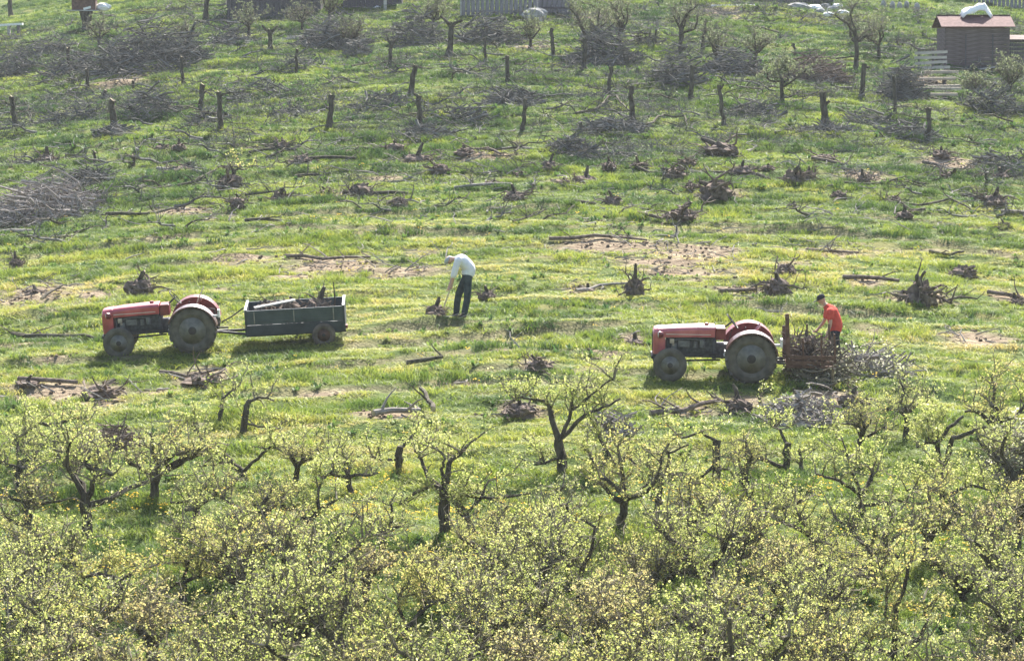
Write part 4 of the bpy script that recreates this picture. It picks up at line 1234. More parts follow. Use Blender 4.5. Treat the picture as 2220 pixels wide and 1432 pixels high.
# ------------------------------------------------------------------ logs, poles and fallen branches
def lying(name, pxs, r0, r1, mat, label, cat='branch', twigs=0, seed=1, lift=.03, group=None):
    rr = random.Random(seed)
    P = [G(*p) for p in pxs]
    o = empty(name, onground(P[0]), label, cat, group)
    base = o.location
    pts = []
    for a, b in zip(P[:-1], P[1:]):
        n = max(2, int((b - a).length / .5))
        for k in range(n):
            q = a.lerp(b, k / n); pts.append(onground(q, -r0 - lift))
    pts.append(onground(P[-1], -r1 - lift))
    pts = [p - base + Vector((rr.gauss(0, .02), rr.gauss(0, .03), abs(rr.gauss(0, .012)))) for p in pts]
    mb = MB(); mb.tube(pts, lerp_r(r0, r1, len(pts)), 8, True, .07, rr)
    b = mb.build('stem', mat, o)
    mb = MB(); d = (pts[0] - pts[1]).normalized(); mb.tube([pts[0], pts[0] + d * .01], r0 * .9, 8); mb.build('sawn_end', 'sawn_wood', b)
    for k in range(twigs):
        i = rr.randint(1, len(pts) - 1)
        mb = MB(); mb.tube(wander(rr, pts[i], (rr.choice((-1, 1)) * rr.uniform(.3, 1), rr.uniform(-.6, .6), rr.uniform(.1, .8)), rr.uniform(.3, .9), 4, .22), lerp_r(r1 * .7, .008, 5), 5, True, .1, rr)
        mb.build('side_twig', mat, o)
    return o
lying('fallen_log', [(742, 428), (885, 427)], .07, .05, 'bark', 'straight dark log lying from the stump with an upright peg', 'log', 1, 1)
lying('fallen_branch', [(225, 442), (340, 415), (420, 400), (478, 376), (590, 372)], .055, .03, 'bark_limb', 'long crooked branch lying across the slope to the stump with a yellow shoot', 'branch', 5, 2)
lying('fallen_branch', [(230, 478), (300, 476), (372, 458)], .06, .035, 'bark_limb', 'broken dark branch lying below the long crooked branch', 'branch', 3, 3)
lying('white_pole', [(-30, 486), (70, 462)], .075, .06, 'white_sheet', 'white painted pole at the foot of the grey brush heap', 'pole', 0, 4, .25)
lying('fallen_log', [(-20, 513), (68, 508)], .08, .06, 'deadwood', 'grey log in the grass below the white pole', 'log', 0, 5)
lying('fallen_log', [(645, 358), (772, 350)], .07, .05, 'bark', 'dark log beside the small stumps left of the tall grass', 'log', 0, 6)
lying('fallen_log', [(985, 412), (1108, 408)], .055, .045, 'deadwood', 'straight fallen pole ending at a stump', 'pole', 1, 7)
lying('fallen_log', [(1380, 372), (1460, 384)], .06, .045, 'bark', 'short log between two small stumps', 'log', 0, 8)
lying('fallen_log', [(1090, 330), (1180, 338)], .06, .05, 'deadwood', 'pale log left of the low grey brush heap', 'log', 0, 9)
lying('fallen_branch', [(1285, 330), (1350, 318), (1420, 330)], .05, .02, 'deadwood', 'pale dry branch right of the low grey brush heap', 'branch', 4, 10)
lying('fallen_branch', [(30, 722), (90, 728), (150, 730), (216, 736)], .06, .04, 'bark_limb', 'crooked branch on the grass in front of the trailer tractor', 'branch', 3, 11)
lying('propped_branch', [(92, 664), (112, 652), (134, 640)], .045, .035, 'bark', 'dark stick propped on the bare earth left of the trailer tractor', 'branch', 1, 12, .15)
lying('fallen_branch', [(1250, 252), (1300, 240), (1330, 222), (1350, 238), (1372, 250)], .06, .03, 'bark', 'bent fallen branch in front of the thick pale topped trunk', 'branch', 4, 13, .12)
lying('fallen_branch', [(1400, 282), (1440, 262), (1485, 268), (1490, 285)], .05, .02, 'bark_limb', 'twisted branch right of the thick pale topped trunk', 'branch', 3, 14, .1)
lying('fallen_branch', [(830, 300), (890, 282), (915, 270)], .05, .03, 'bark_limb', 'branch leading up to the trunk with the broad root foot', 'branch', 2, 15, .05)
lying('fallen_branch', [(1250, 640), (1300, 625), (1360, 622)], .05, .03, 'deadwood', 'pale branch leading to the dark round root ball', 'branch', 1, 16)
lying('fallen_branch', [(2040, 655), (2080, 648), (2120, 652)], .045, .02, 'bark_limb', 'branch lying at the foot of the tallest root mass', 'branch', 3, 17)
lying('fallen_branch', [(2015, 545), (2060, 552), (2090, 548)], .05, .03, 'bark', 'dark branch above the wedge shaped grey stump', 'branch', 1, 18)
lying('fallen_branch', [(1830, 400), (1900, 402), (1960, 392), (2030, 398)], .05, .03, 'bark_limb', 'long low branch joining the right hand small stumps', 'branch', 3, 19)
lying('fallen_branch', [(1920, 438), (1990, 450), (2060, 442), (2110, 462)], .05, .025, 'bark_limb', 'wavy branch below the long low branch', 'branch', 3, 20)
lying('fallen_log', [(2170, 465), (2230, 470)], .07, .06, 'deadwood', 'grey log at the foot of the last small stump', 'log', 0, 21)
lying('fallen_log', [(1640, 385), (1700, 392)], .06, .05, 'bark', 'short dark log above the straw coloured earth', 'log', 0, 22)
lying('fallen_branch', [(805, 912), (850, 905), (910, 900)], .075, .06, 'deadwood', 'thick pale torn root lying at the orchard edge', 'root', 3, 23, .05)
lying('fallen_branch', [(940, 922), (925, 900), (915, 868)], .06, .04, 'bark', 'dark stub sticking up from the thick pale torn root', 'root', 1, 24, .25)
lying('fallen_branch', [(350, 818), (400, 822), (470, 808)], .05, .03, 'root', 'brown roots beside the wide heap of roots', 'root', 3, 25)
lying('fallen_branch', [(1410, 895), (1480, 890), (1560, 872)], .07, .05, 'root', 'brown root tangle at the orchard edge below the rack tractor', 'root', 5, 26)
lying('fallen_log', [(620, 565), (700, 572), (800, 562)], .06, .03, 'root', 'long brown root across the bare earth above the trailer', 'root', 3, 27)
lying('fallen_log', [(1190, 528), (1290, 526), (1400, 534)], .06, .03, 'root', 'long brown root on the widest bare earth patch', 'root', 3, 28)
lying('fallen_branch', [(1750, 540), (1800, 548), (1860, 548)], .06, .03, 'root', 'brown root on the bare earth right of the widest patch', 'root', 3, 29)
lying('fallen_branch', [(540, 278), (600, 268), (660, 275)], .04, .02, 'bark_limb', 'thin branch on the grass left of the knobbly trunk', 'branch', 3, 30)
lying('fallen_branch', [(1640, 300), (1740, 290), (1850, 292)], .05, .02, 'bark_limb', 'branch lying under the hooked thick trunk', 'branch', 4, 31)

for i, (a, b, lab, m) in enumerate([((540, 340), (600, 332), 'short log left of the upper small stumps', 'bark'), ((760, 325), (850, 338), 'dark log running into the upper small stumps', 'bark'), ((1010, 330), (1085, 345), 'root streaked log right of the upper small stumps', 'root'),
        ((1500, 372), (1600, 382), 'dark log left of a rounded stump and right of the twisted branch', 'bark'), ((1620, 330), (1640, 322), 'short pale stick on the mound of roots', 'deadwood'), ((1760, 352), (1830, 356), 'flat brown log under the hooked thick trunk', 'root'),
        ((1290, 446), (1200, 444), 'thin dark log leading to the spiked flat stump', 'bark'), ((1380, 478), (1440, 484), 'root streaked log on the straw coloured earth', 'root'), ((2000, 358), (2090, 372), 'brown log above the wavy branch', 'root'), ((2080, 425), (2150, 448), 'dark log running down to the last stumps', 'bark'),
        ((640, 388), (690, 382), 'short log below the dark log among small stumps', 'bark'), ((840, 455), (880, 445), 'forked stick below the straight dark log', 'bark_limb'), ((340, 372), (440, 384), 'grey log above the long crooked branch', 'deadwood'), ((60, 352), (110, 340), 'dark pole running to a stump on the left slope', 'bark'),
        ((530, 492), (610, 488), 'mossy branch on the bright grass', 'bark_limb'), ((1560, 640), (1640, 636), 'brown root across the hole beside the spiky stub', 'root'), ((1830, 612), (1950, 616), 'brown root on the earth left of the tallest root mass', 'root'), ((2140, 640), (2220, 652), 'brown root on the earth right of the tallest root mass', 'root'),
        ((40, 842), (170, 838), 'brown root on the wide earth patch by the first orchard trees', 'root'), ((880, 795), (960, 786), 'dark branch on the grass below the trailer', 'bark_limb')]):
    lying('fallen_log', [a, b], .065, .045, m, lab, 'log', i % 3, 60 + i)

# ------------------------------------------------------------------ brush heaps
def brush(px, py, wpx, hpx, dep, n, mat, label, seed, leaf=None, nleaf=0, group='heaps of cut brush', stiff=.14, name='brush_heap', rmin=.012, rmax=.028, steep=.42):
    rr = random.Random(seed)
    p = G(px, py); s = SC(p); w = wpx / s / 2; h = hpx / s; d = dep / 2
    o = empty(name, onground(p, .02), label, 'brush heap', group)
    rs = np.random.RandomState(seed)
    mb = MB(); tips = []
    for k in range(n):
        a = rr.uniform(0, 6.28); rad = math.sqrt(rr.random())
        cx, cy = math.cos(a) * rad * w * .85, math.sin(a) * rad * d * .85
        top = h * max(.12, 1 - rad ** 1.7)
        cz = rr.uniform(.1, 1) * top
        g0 = gz(o.location.x + cx, o.location.y + cy) - o.location.z
        L = rr.uniform(.35, 1.2) * (.6 + .4 * w / 1.5)
        L = min(L, 1.5)
        b = rr.gauss(0, .6) if rr.random() < .6 else rr.uniform(0, 6.28)
        if rr.random() < .5: b += math.pi
        dr = Vector((math.cos(b), math.sin(b) * .7, rr.gauss(.0, steep)))
        pts = wander(rr, Vector((cx, cy, cz + g0)) - dr.normalized() * L / 2, dr, L, 4, stiff)
        for q in pts:
            g2 = gz(o.location.x + q.x, o.location.y + q.y) - o.location.z
            q.z = max(q.z, g2 + .02)
        r0 = rr.uniform(rmin, rmax) * (2.6 if rr.random() < .14 else 1)
        mb.tube(pts, lerp_r(r0, r0 * .4, 5), 4 if r0 > .02 else 3, True)
        tips += pts[1:]
    mb.build('sticks', mat, o)
    if leaf and nleaf:
        c = np.array([tips[i] for i in rs.randint(0, len(tips), nleaf)]) + rs.normal(0, .06, (nleaf, 3))
        ob = bpy.data.objects.new('leaves', leaves('leaves', c, rs, leaf, .05, .09)); link(ob, o)
    return o

def leaves(name, c, rs, mat, smin, smax, upb=.3):
    """one folded leaf (two triangles) at each centre"""
    n = len(c)
    d = rs.normal(0, 1, (n, 3)); d[:, 2] += upb; d /= np.linalg.norm(d, axis=1)[:, None]
    e = rs.normal(0, 1, (n, 3)); e -= d * (e * d).sum(1)[:, None]; e /= np.linalg.norm(e, axis=1)[:, None]
    nn = np.cross(d, e)
    L = rs.uniform(smin, smax, n)[:, None]; w = L * rs.uniform(.45, .7, n)[:, None]
    v = np.empty((n, 4, 3))
    v[:, 0] = c - d * L * .5; v[:, 1] = c + e * w * .5 + nn * L * .12; v[:, 2] = c + d * L * .5; v[:, 3] = c - e * w * .5 + nn * L * .12
    b = (np.arange(n) * 4)[:, None]
    f = np.concatenate([b + [[0, 1, 2]], b + [[0, 2, 3]]], 1).reshape(-1, 3)
    t = np.repeat(np.clip(rs.beta(2.2, 2.2, n), 0, 1), 2)
    return quick_mesh(name, v.reshape(-1, 3), f, mat, t)

brush(95, 462, 290, 78, 7.0, 900, 'deadwood', 'large grey heap of cut brush behind the white pole', 1)
brush(190, 398, 120, 28, 3.0, 200, 'brushwood', 'low tail of grey brush above the large grey heap', 2)
brush(320, 150, 320, 105, 6.0, 1000, 'brushwood', 'tall dark heap of brush beside the boards and the pedestal trunk', 3)
brush(150, 160, 150, 60, 4.0, 350, 'brushwood', 'brush heap around the foot of the pedestal trunk', 4)
brush(30, 165, 110, 55, 4.0, 300, 'brushwood', 'dark brush heap below the white topped bench', 5)
brush(720, 102, 190, 80, 5.0, 560, 'brushwood', 'brush heap in front of the dark barn wall', 6)
brush(500, 98, 130, 50, 4.0, 260, 'brushwood', 'brush heap left of the forked grey trunk', 61)
brush(900, 92, 130, 85, 4.0, 420, 'brushwood', 'arched heap of mossy brush left of the thick forked trunk', 7, 'leaf_dull', 900)
brush(1060, 92, 190, 70, 4.0, 480, 'brushwood', 'dark brush heap below the grey board wall', 8, 'leaf_dull', 500)
brush(775, 118, 70, 48, 2.5, 160, 'brushwood', 'small dark brush heap left of the trunk with cut boughs', 9)
brush(325, 256, 150, 78, 3.5, 280, 'brushwood', 'arched heap of branches left of the trunk with a long branch', 10)
brush(245, 296, 110, 24, 2.5, 160, 'brushwood', 'dark mound of brush around the thick short trunk', 11)
brush(1105, 228, 150, 44, 3.0, 300, 'brushwood', 'heap of grey branches between two trunks in the middle of the slope', 12)
brush(1240, 335, 130, 36, 2.6, 320, 'brushwood', 'low grey brush heap at the top of the cleared grass', 13)
brush(1310, 140, 190, 85, 4.0, 520, 'brushwood', 'brush heap behind the trunk with a pale sawn top', 14)
brush(1465, 185, 140, 95, 3.5, 380, 'brushwood', 'pale brush heap leaning against a trunk', 15)
brush(1590, 165, 170, 70, 3.5, 420, 'brushwood', 'dark brush heap left of the small leafy tree', 16)
brush(1775, 180, 170, 80, 3.5, 480, 'root', 'brown brush heap right of the small leafy tree', 17)
brush(1955, 215, 120, 90, 3.0, 420, 'brushwood', 'tall brush heap beside the stacked planks', 18)
brush(1800, 292, 120, 26, 2.5, 200, 'brushwood', 'low brush mound under the hooked thick trunk', 19)
brush(2150, 240, 160, 60, 3.5, 420, 'brushwood', 'mossy brush heap below the wooden shed', 20, 'leaf_dull', 1500)
brush(1330, 285, 190, 34, 3.0, 260, 'brushwood', 'thin spread of branches around the thick pale topped trunk', 21)
brush(920, 300, 170, 30, 3.0, 220, 'brushwood', 'thin spread of branches below the trunk with the broad root foot', 22)
brush(1970, 300, 150, 40, 3.0, 240, 'brushwood', 'thin spread of branches left of the flat topped trunk', 23)
brush(640, 250, 120, 24, 2.5, 110, 'brushwood', 'thin scatter of branches left of the knobbly trunk', 24, 'leaf_dull', 200)
brush(460, 262, 120, 26, 2.5, 130, 'brushwood', 'thin scatter of branches below the trunk with a long branch', 25)
brush(2170, 370, 140, 30, 3.0, 160, 'brushwood', 'thin scatter of branches above the last small stumps', 26)
brush(150, 268, 150, 40, 3.0, 150, 'brushwood', 'thin dry branches between the flared trunk and the thick short trunk', 27, 'leaf_dull', 250)
brush(560, 215, 150, 34, 3.0, 130, 'brushwood', 'thin dry branches between the long branch trunk and the knobbly trunk', 28, 'leaf_dull', 250)
brush(820, 232, 140, 34, 3.0, 140, 'brushwood', 'thin dry branches right of the knobbly trunk', 29, 'leaf_dull', 250)
brush(1010, 262, 140, 34, 3.0, 140, 'brushwood', 'thin dry branches between the root foot trunk and a bare trunk', 36, 'leaf_dull', 250)
brush(1640, 250, 150, 40, 3.0, 160, 'brushwood', 'thin dry branches between the tall trunk and the hooked trunk', 37, 'leaf_dull', 300)
brush(1880, 270, 130, 40, 3.0, 150, 'brushwood', 'thin dry branches right of the hooked trunk', 38, 'leaf_dull', 300)
brush(1400, 110, 120, 60, 3.0, 220, 'brushwood', 'mossy brush heap between the bushy tree and the thin budding tree', 39, 'leaf_dull', 900)
brush(640, 150, 150, 34, 3.0, 130, 'brushwood', 'thin dry branches at the foot of the thin dark post', 40, 'leaf_dull', 250)
brush(90, 120, 150, 40, 3.5, 220, 'brushwood', 'grey brush between the bench and the pedestal trunk', 42)
# cut leafy branches behind the second tractor
brush(1775, 822, 150, 78, 2.0, 240, 'twig', 'heap of cut leafy branches behind the rack of roots', 30, 'leaf_cut', 1500, stiff=.2)
brush(1890, 806, 200, 46, 2.4, 200, 'deadwood', 'low spread of cut leafy branches beside the person in orange', 31, 'leaf_cut', 1100, stiff=.2)
brush(2205, 1040, 130, 150, 2.4, 260, 'twig', 'heap of pale blossoming cut branches under the last orchard tree', 32, 'leaf_cut', 4600, stiff=.22)
brush(1740, 905, 190, 50, 2.2, 300, 'deadwood', 'heap of grey branches at the orchard edge below the cut leafy branches', 33, 'leaf_cut', 500)
brush(1330, 942, 90, 55, 1.4, 160, 'deadwood', 'small tangle of grey twigs under the right side of the lone leafy tree', 34)
brush(240, 975, 120, 60, 1.6, 220, 'root', 'brown tangle of roots among the first orchard trees', 35)

# load in the trailer and on the rack
def load_stump(parent, loc, s, k, label, rot, group='roots loaded for carting away'):
    o = copy_tree(STUMPS[k])
    m = parent.matrix_basis
    o.location = m @ Vector(loc); o.scale = (s,) * 3; o.rotation_euler = rot
    return tag(o, label, 'stump', group)
load_stump(trl, (1.75, -.05, .70), .95, 1, 'brown root ball loaded at the back of the teal trailer', (.3, .2, 1))
load_stump(trl, (1.1, .1, .72), .85, 3, 'root with a spiky stub loaded in the middle of the teal trailer', (.1, -.2, 2))
load_stump(trl, (.5, .05, .66), .80, 4, 'low root ball loaded at the front of the teal trailer', (.6, .2, 4))
load_stump(rack, (.35, -.1, .05), .80, 0, 'root ball on the front of the rusty rack', (.2, .3, .5))
load_stump(rack, (.85, .0, .05), .85, 6, 'tangled root ball on the back of the rusty rack', (-.2, .3, 2.5))
load_stump(rack, (.6, -.1, .42), .60, 7, 'small root ball heaped on top of the load on the rusty rack', (.5, .3, 3.5))
bo = empty('plank', trl.matrix_basis @ Vector((.75, -.25, 1.06)), 'pale plank lying on the roots in the teal trailer', 'plank')
bo.rotation_euler = (trl.rotation_euler[0], trl.rotation_euler[1] - .12, trl.rotation_euler[2] + .25)
MB().box((0, 0, 0), (1.05, .16, .03)).build('board', 'grey_board', bo)
rb = brush(1740, 790, 10, 10, .1, 1, 'root', 'tangle of brown roots heaped over the rusty rack', 41)
bpy.data.objects.remove(rb.children[0], do_unlink=True)
rb.location = rack.location.copy(); rb.rotation_euler = rack.rotation_euler; rb['category'] = 'roots'; rb['group'] = 'roots loaded for carting away'
_rr = random.Random(77); mb = MB()
for k in range(150):
    a = _rr.uniform(0, 6.28)
    mb.tube(wander(_rr, (_rr.uniform(.08, 1.0), _rr.uniform(-.5, .5), _rr.uniform(.1, .62)), (math.cos(a), math.sin(a), _rr.gauss(.1, .5)), _rr.uniform(.25, .6), 4, .35), lerp_r(_rr.uniform(.012, .028), .006, 5), 4, True)
mb.build('roots', 'root', rb)
tb = empty('root_load', trl.location.copy(), 'bed of torn brown roots filling the bottom of the teal trailer', 'roots', 'roots loaded for carting away')
tb.rotation_euler = trl.rotation_euler
mb = MB()
for k in range(260):
    a = _rr.uniform(0, 6.28)
    q0 = Vector((_rr.uniform(.25, 2.25), _rr.uniform(-.38, .38), _rr.uniform(.48, .80)))
    w_ = wander(_rr, q0, (math.cos(a), math.sin(a) * .6, _rr.gauss(0, .25)), _rr.uniform(.2, .5), 4, .3)
    for v in w_: v.x = min(2.42, max(.08, v.x)); v.y = min(.54, max(-.54, v.y)); v.z = max(.475, v.z)
    mb.tube(w_, lerp_r(_rr.uniform(.012, .032), .007, 5), 4, True)
mb.build('roots', 'root', tb)
st = empty('stick', trl.matrix_basis @ Vector((2.2, .3, .46)), 'upright dark stick standing in the back corner of the teal trailer', 'stick')
MB().tube([(0, 0, 0), (.02, 0, .5), (-.02, 0, .95)], [.025, .022, .015], 6).build('stem', 'bark', st)
st = empty('stick', tr1.matrix_basis @ Vector((.06, .2, 1.06)), 'pale wooden handle leaning on the seat of the trailer tractor', 'tool handle')
MB().tube([(0, 0, -.05), (.06, 0, .15), (.20, 0, .46)], .018, 6).build('handle', 'tool_handle', st)
# ------------------------------------------------------------------ orchard trees
def grow(t, rr, rs, limbs, leafm, nleaf, twig_len=.34, lsz=(.034, .066), shoots=1.0, leaf_spread=.055, sec_n=5):
    """limbs: list of (points, r0, r1). Adds secondary branches, twigs and leaves"""
    tw = MB(); spots = []
    lm = []
    for pts, r0, r1 in limbs:
        lm.append((pts, r0, r1))
        n = len(pts)
        for k in range(sec_n):
            i = rr.randint(max(1, n // 3), n - 1)
            base = pts[i]
            d = Vector((rr.gauss(0, .8), rr.gauss(0, .8), rr.uniform(.15, 1.2) * shoots))
            L = rr.uniform(.35, .85)
            sp = wander(rr, base, d, L, 5, .22, 0, .05)
            tw.tube(sp, lerp_r(rr.uniform(.016, .025), .008, 6), 4, False)
            for q in range(rr.randint(4, 7)):
                b = sp[rr.randint(1, 5)]
                d2 = Vector((rr.gauss(0, .9), rr.gauss(0, .9), rr.uniform(-.2, 1.2)))
                tp = wander(rr, b, d2, rr.uniform(.5, 1.3) * twig_len, 3, .25, 0, .06)
                tw.tube(tp, lerp_r(.008, .0045, 4), 3, False)
                spots += [tp[1], tp[2], tp[3], tp[2].lerp(tp[3], .5), tp[1].lerp(tp[2], .5)]
            spots += [sp[2], sp[3], sp[4], sp[5]]
    ncl = int(nleaf * 1.7) // 6                                  # leaves sit in tufts of six at the nodes
    cc = np.array([tuple(spots[i]) for i in rs.randint(0, len(spots), ncl)]) + rs.normal(0, leaf_spread * .5, (ncl, 3))
    c = np.repeat(cc, 6, 0) + rs.normal(0, .032, (ncl * 6, 3))
    return tw, leaves('leaves', c, rs, leafm, *lsz)

def make_tree(seed, h, spread, r, leafm='leaf_spring', nleaf=3200, nl=5, lean=(0, 0), custom=None, name='orchard_tree', **kw):
    rr = random.Random(seed); rs = np.random.RandomState(seed)
    t = empty(name)
    mb = MB(); limbs = []
    if custom is None:
        th = h * rr.uniform(.30, .45)
        tp = [Vector((0, 0, -.1))] + [Vector((lean[0] * th * f + rr.gauss(0, .025), lean[1] * th * f + rr.gauss(0, .025), th * f)) for f in (.25, .5, .75, 1)]
        mb.tube(tp, [r * 1.5, r * 1.1, r, r * .95, r * 1.05], 9, True, .08, rr)
        a0 = rr.uniform(0, 6.28)
        for k in range(nl):
            a = a0 + k * 6.28 / nl + rr.uniform(-.4, .4)
            el = rr.uniform(.25, 1.1)
            L = spread * rr.uniform(.75, 1.2)
            pts = wander(rr, tp[-1] - Vector((0, 0, rr.uniform(0, th * .25))), (math.cos(a) * math.cos(el) + lean[0], math.sin(a) * math.cos(el) + lean[1], math.sin(el)), L, 7, .26, 0, .07)
            limbs.append((pts, r * rr.uniform(.55, .75), r * .24))
            mb.tube(pts, lerp_r(limbs[-1][1] * 1.1, limbs[-1][2] * 1.3, 8), 6, True, .14, rr)
    else:
        for poly, r0, r1, yj in custom:
            pts = [Vector((poly[0][0], 0, poly[0][1]))]
            y = yj[0] if hasattr(yj, '__len__') else 0
            dy = yj[1] if hasattr(yj, '__len__') else yj
            pts[0].y = y
            for i in range(1, len(poly)):
                a, b = poly[i - 1], poly[i]; m = 3
                for q in range(1, m + 1):
                    f = q / m
                    y += dy / m / (len(poly) - 1) + rr.gauss(0, .015)
                    pts.append(Vector((a[0] + (b[0] - a[0]) * f + rr.gauss(0, .014), y, a[1] + (b[1] - a[1]) * f + rr.gauss(0, .014))))
            mb.tube(pts, lerp_r(r0, r1, len(pts)), 8, True, .09, rr)
            if r0 < r * .9 or len(custom) < 3: limbs.append((pts, r0, r1))
    mb.build('trunk', 'bark', t)
    tw, lv = grow(t, rr, rs, limbs, leafm, nleaf, **kw)
    cr = tw.build('crown', 'twig', t)
    ob = bpy.data.objects.new('leaves', lv); link(ob, cr)
    return t

def custom_tree(px, py, polys, label, seed, r, nleaf, **kw):
    """limb lines given as photograph offsets at the tree's own distance, with their own depth"""
    p = G(px, py); s = SC(p)
    cu = [([((x - px) / s, (py - y) / s) for x, y in poly], r0, r1, yj) for poly, r0, r1, yj in polys]
    o = make_tree(seed, 2.2, .9, r, custom=cu, nleaf=int(nleaf * .62), **kw)
    o.location = onground(p, .02)
    return tag(o, label, 'tree', 'gnarled orchard trees coming into leaf')

custom_tree(968, 1160, [([(968, 1168), (966, 1110), (964, 1052)], .135, .10, 0), ([(964, 1055), (930, 1046), (898, 1062), (868, 1086)], .055, .025, -.4),
                        ([(964, 1055), (975, 1000), (992, 985), (1016, 962)], .065, .028, .3), ([(962, 1058), (925, 1032), (915, 1000), (898, 980)], .05, .022, .5),
                        ([(966, 1060), (990, 1088), (1010, 1110)], .05, .03, -.5), ([(964, 1052), (1010, 1068), (1080, 1072), (1150, 1060)], .045, .02, -.2),
                        ([(964, 1056), (960, 1010), (965, 985)], .045, .02, -.3)],
            'tree with a dark drooping limb like a bent arm over open grass', 901, .12, 2600, sec_n=4)
custom_tree(1034, 1168, [([(1040, 1180), (1024, 1140), (1010, 1108)], .075, .05, 0), ([(1010, 1108), (995, 1085), (985, 1060)], .045, .03, .1), ([(1010, 1108), (1040, 1080), (1060, 1040)], .035, .02, .3)],
            'leaning young stem rising beside the tree with the drooping limb', 902, .08, 900, sec_n=3)
custom_tree(1218, 1014, [([(1220, 1022), (1216, 970), (1210, 935)], .12, .09, 0), ([(1212, 938), (1198, 890), (1180, 850), (1150, 842)], .075, .03, .3), ([(1210, 940), (1235, 890), (1240, 850), (1245, 820)], .05, .02, -.3),
                         ([(1212, 936), (1270, 880), (1310, 868), (1345, 850)], .05, .02, .4), ([(1180, 850), (1130, 842), (1090, 860)], .03, .015, -.2), ([(1240, 870), (1290, 830), (1330, 805)], .035, .015, .2),
                         ([(1214, 975), (1180, 985), (1160, 985)], .035, .02, -.3)],
            'lone leafy tree with a crooked leaning trunk nearest the mown grass', 903, .11, 3600, sec_n=5)
custom_tree(1300, 1010, [([(1306, 1020), (1310, 985), (1312, 955)], .075, .06, 0), ([(1290, 1012), (1285, 985), (1276, 962)], .05, .045, .1), ([(1312, 955), (1340, 1000), (1380, 1010), (1420, 990), (1440, 960), (1490, 940)], .05, .02, -.4), ([(1312, 958), (1300, 920), (1330, 890)], .04, .02, .3)],
            'twin stemmed tree with a long snaking limb', 904, .09, 2200, sec_n=4)
custom_tree(528, 1040, [([(532, 1050), (525, 1020), (500, 995), (470, 970), (440, 952)], .085, .05, .2), ([(525, 1020), (560, 985), (590, 960), (635, 975)], .04, .02, -.3), ([(470, 970), (430, 940), (420, 920)], .035, .02, .3), ([(500, 995), (470, 1000), (430, 1000)], .03, .015, -.5)],
            'tree with a trunk leaning steeply to one side among pale leaves', 905, .08, 2600, sec_n=5)
custom_tree(528, 934, [([(526, 940), (530, 900), (538, 862)], .085, .06, 0), ([(538, 862), (560, 856), (590, 864)], .04, .02, .2), ([(530, 905), (560, 918), (605, 918)], .03, .015, -.2)],
            'nearly bare trunk with two short side limbs at the orchard edge', 906, .08, 500, sec_n=3)
custom_tree(480, 912, [([(478, 915), (480, 885), (482, 860)], .055, .045, 0), ([(482, 862), (500, 850), (515, 838)], .03, .015, .2)],
            'short bare stem left of the nearly bare trunk', 907, .06, 350, sec_n=3)
custom_tree(125, 1004, [([(124, 1010), (124, 960), (126, 915)], .09, .07, 0), ([(126, 920), (90, 915), (50, 940), (30, 955)], .045, .02, -.3), ([(126, 918), (160, 905), (190, 910)], .04, .02, .3), ([(60, 945), (45, 970), (60, 985)], .03, .015, -.2)],
            'upright dark trunk with a long limb to one side near the brown root tangle', 908, .08, 2200, sec_n=5)
custom_tree(865, 1024, [([(866, 1028), (864, 990), (868, 966)], .085, .07, 0), ([(868, 968), (876, 960), (888, 950)], .04, .025, .1), ([(866, 990), (830, 1000), (800, 990)], .03, .015, .3)],
            'short dark trunk with a torn top standing in yellow grass', 909, .08, 600, sec_n=3)
custom_tree(1553, 1048, [([(1553, 1055), (1553, 1000), (1552, 948)], .09, .08, 0), ([(1552, 952), (1520, 935), (1480, 950)], .035, .02, .3), ([(1553, 1000), (1510, 1040), (1490, 1075)], .04, .02, -.4)],
            'straight grey trunk sawn off above the green grass', 910, .09, 900, sec_n=3)
custom_tree(1704, 1010, [([(1704, 1015), (1704, 975), (1706, 945)], .075, .07, 0), ([(1704, 1000), (1670, 985), (1635, 975), (1610, 950)], .05, .025, -.2), ([(1706, 950), (1690, 920), (1670, 900)], .035, .02, .3), ([(1738, 1010), (1736, 985), (1732, 960)], .05, .03, .15)],
            'dark stubby trunk with a straight limb crossing the grass', 911, .08, 1600, sec_n=4)
custom_tree(2045, 1010, [([(2040, 1015), (2036, 980), (2034, 950), (2060, 920), (2090, 895)], .075, .03, .3), ([(2046, 1012), (2056, 970), (2062, 938), (2100, 928), (2135, 910)], .075, .03, -.3), ([(2034, 950), (2010, 950), (1985, 960)], .04, .02, -.2), ([(2034, 955), (2030, 930), (2020, 900)], .04, .02, .4)],
            'tree whose trunk splits low into a wide dark V', 912, .08, 3200, sec_n=6)
custom_tree(1868, 1116, [([(1868, 1122), (1864, 1085), (1872, 1060)], .095, .07, 0), ([(1870, 1064), (1890, 1045), (1895, 1020)], .05, .025, .3), ([(1866, 1095), (1900, 1090), (1940, 1080), (1990, 1085)], .04, .02, -.4), ([(1868, 1070), (1830, 1050), (1800, 1035), (1770, 1030)], .05, .02, .2), ([(1868, 1075), (1840, 1000), (1830, 960)], .04, .015, .4)],
            'dark trunk standing in green grass with low spreading limbs', 913, .09, 2600, sec_n=5)
custom_tree(2088, 1118, [([(2092, 1124), (2070, 1080), (2055, 1052)], .10, .075, 0), ([(2056, 1055), (2040, 1030), (2050, 990)], .05, .025, .3), ([(2056, 1054), (2100, 1030), (2140, 1040)], .045, .02, -.3), ([(2060, 1062), (2010, 1040), (1970, 1050)], .045, .02, .3)],
            'thick grey trunk leaning back toward the V shaped tree', 914, .09, 2600, sec_n=5)
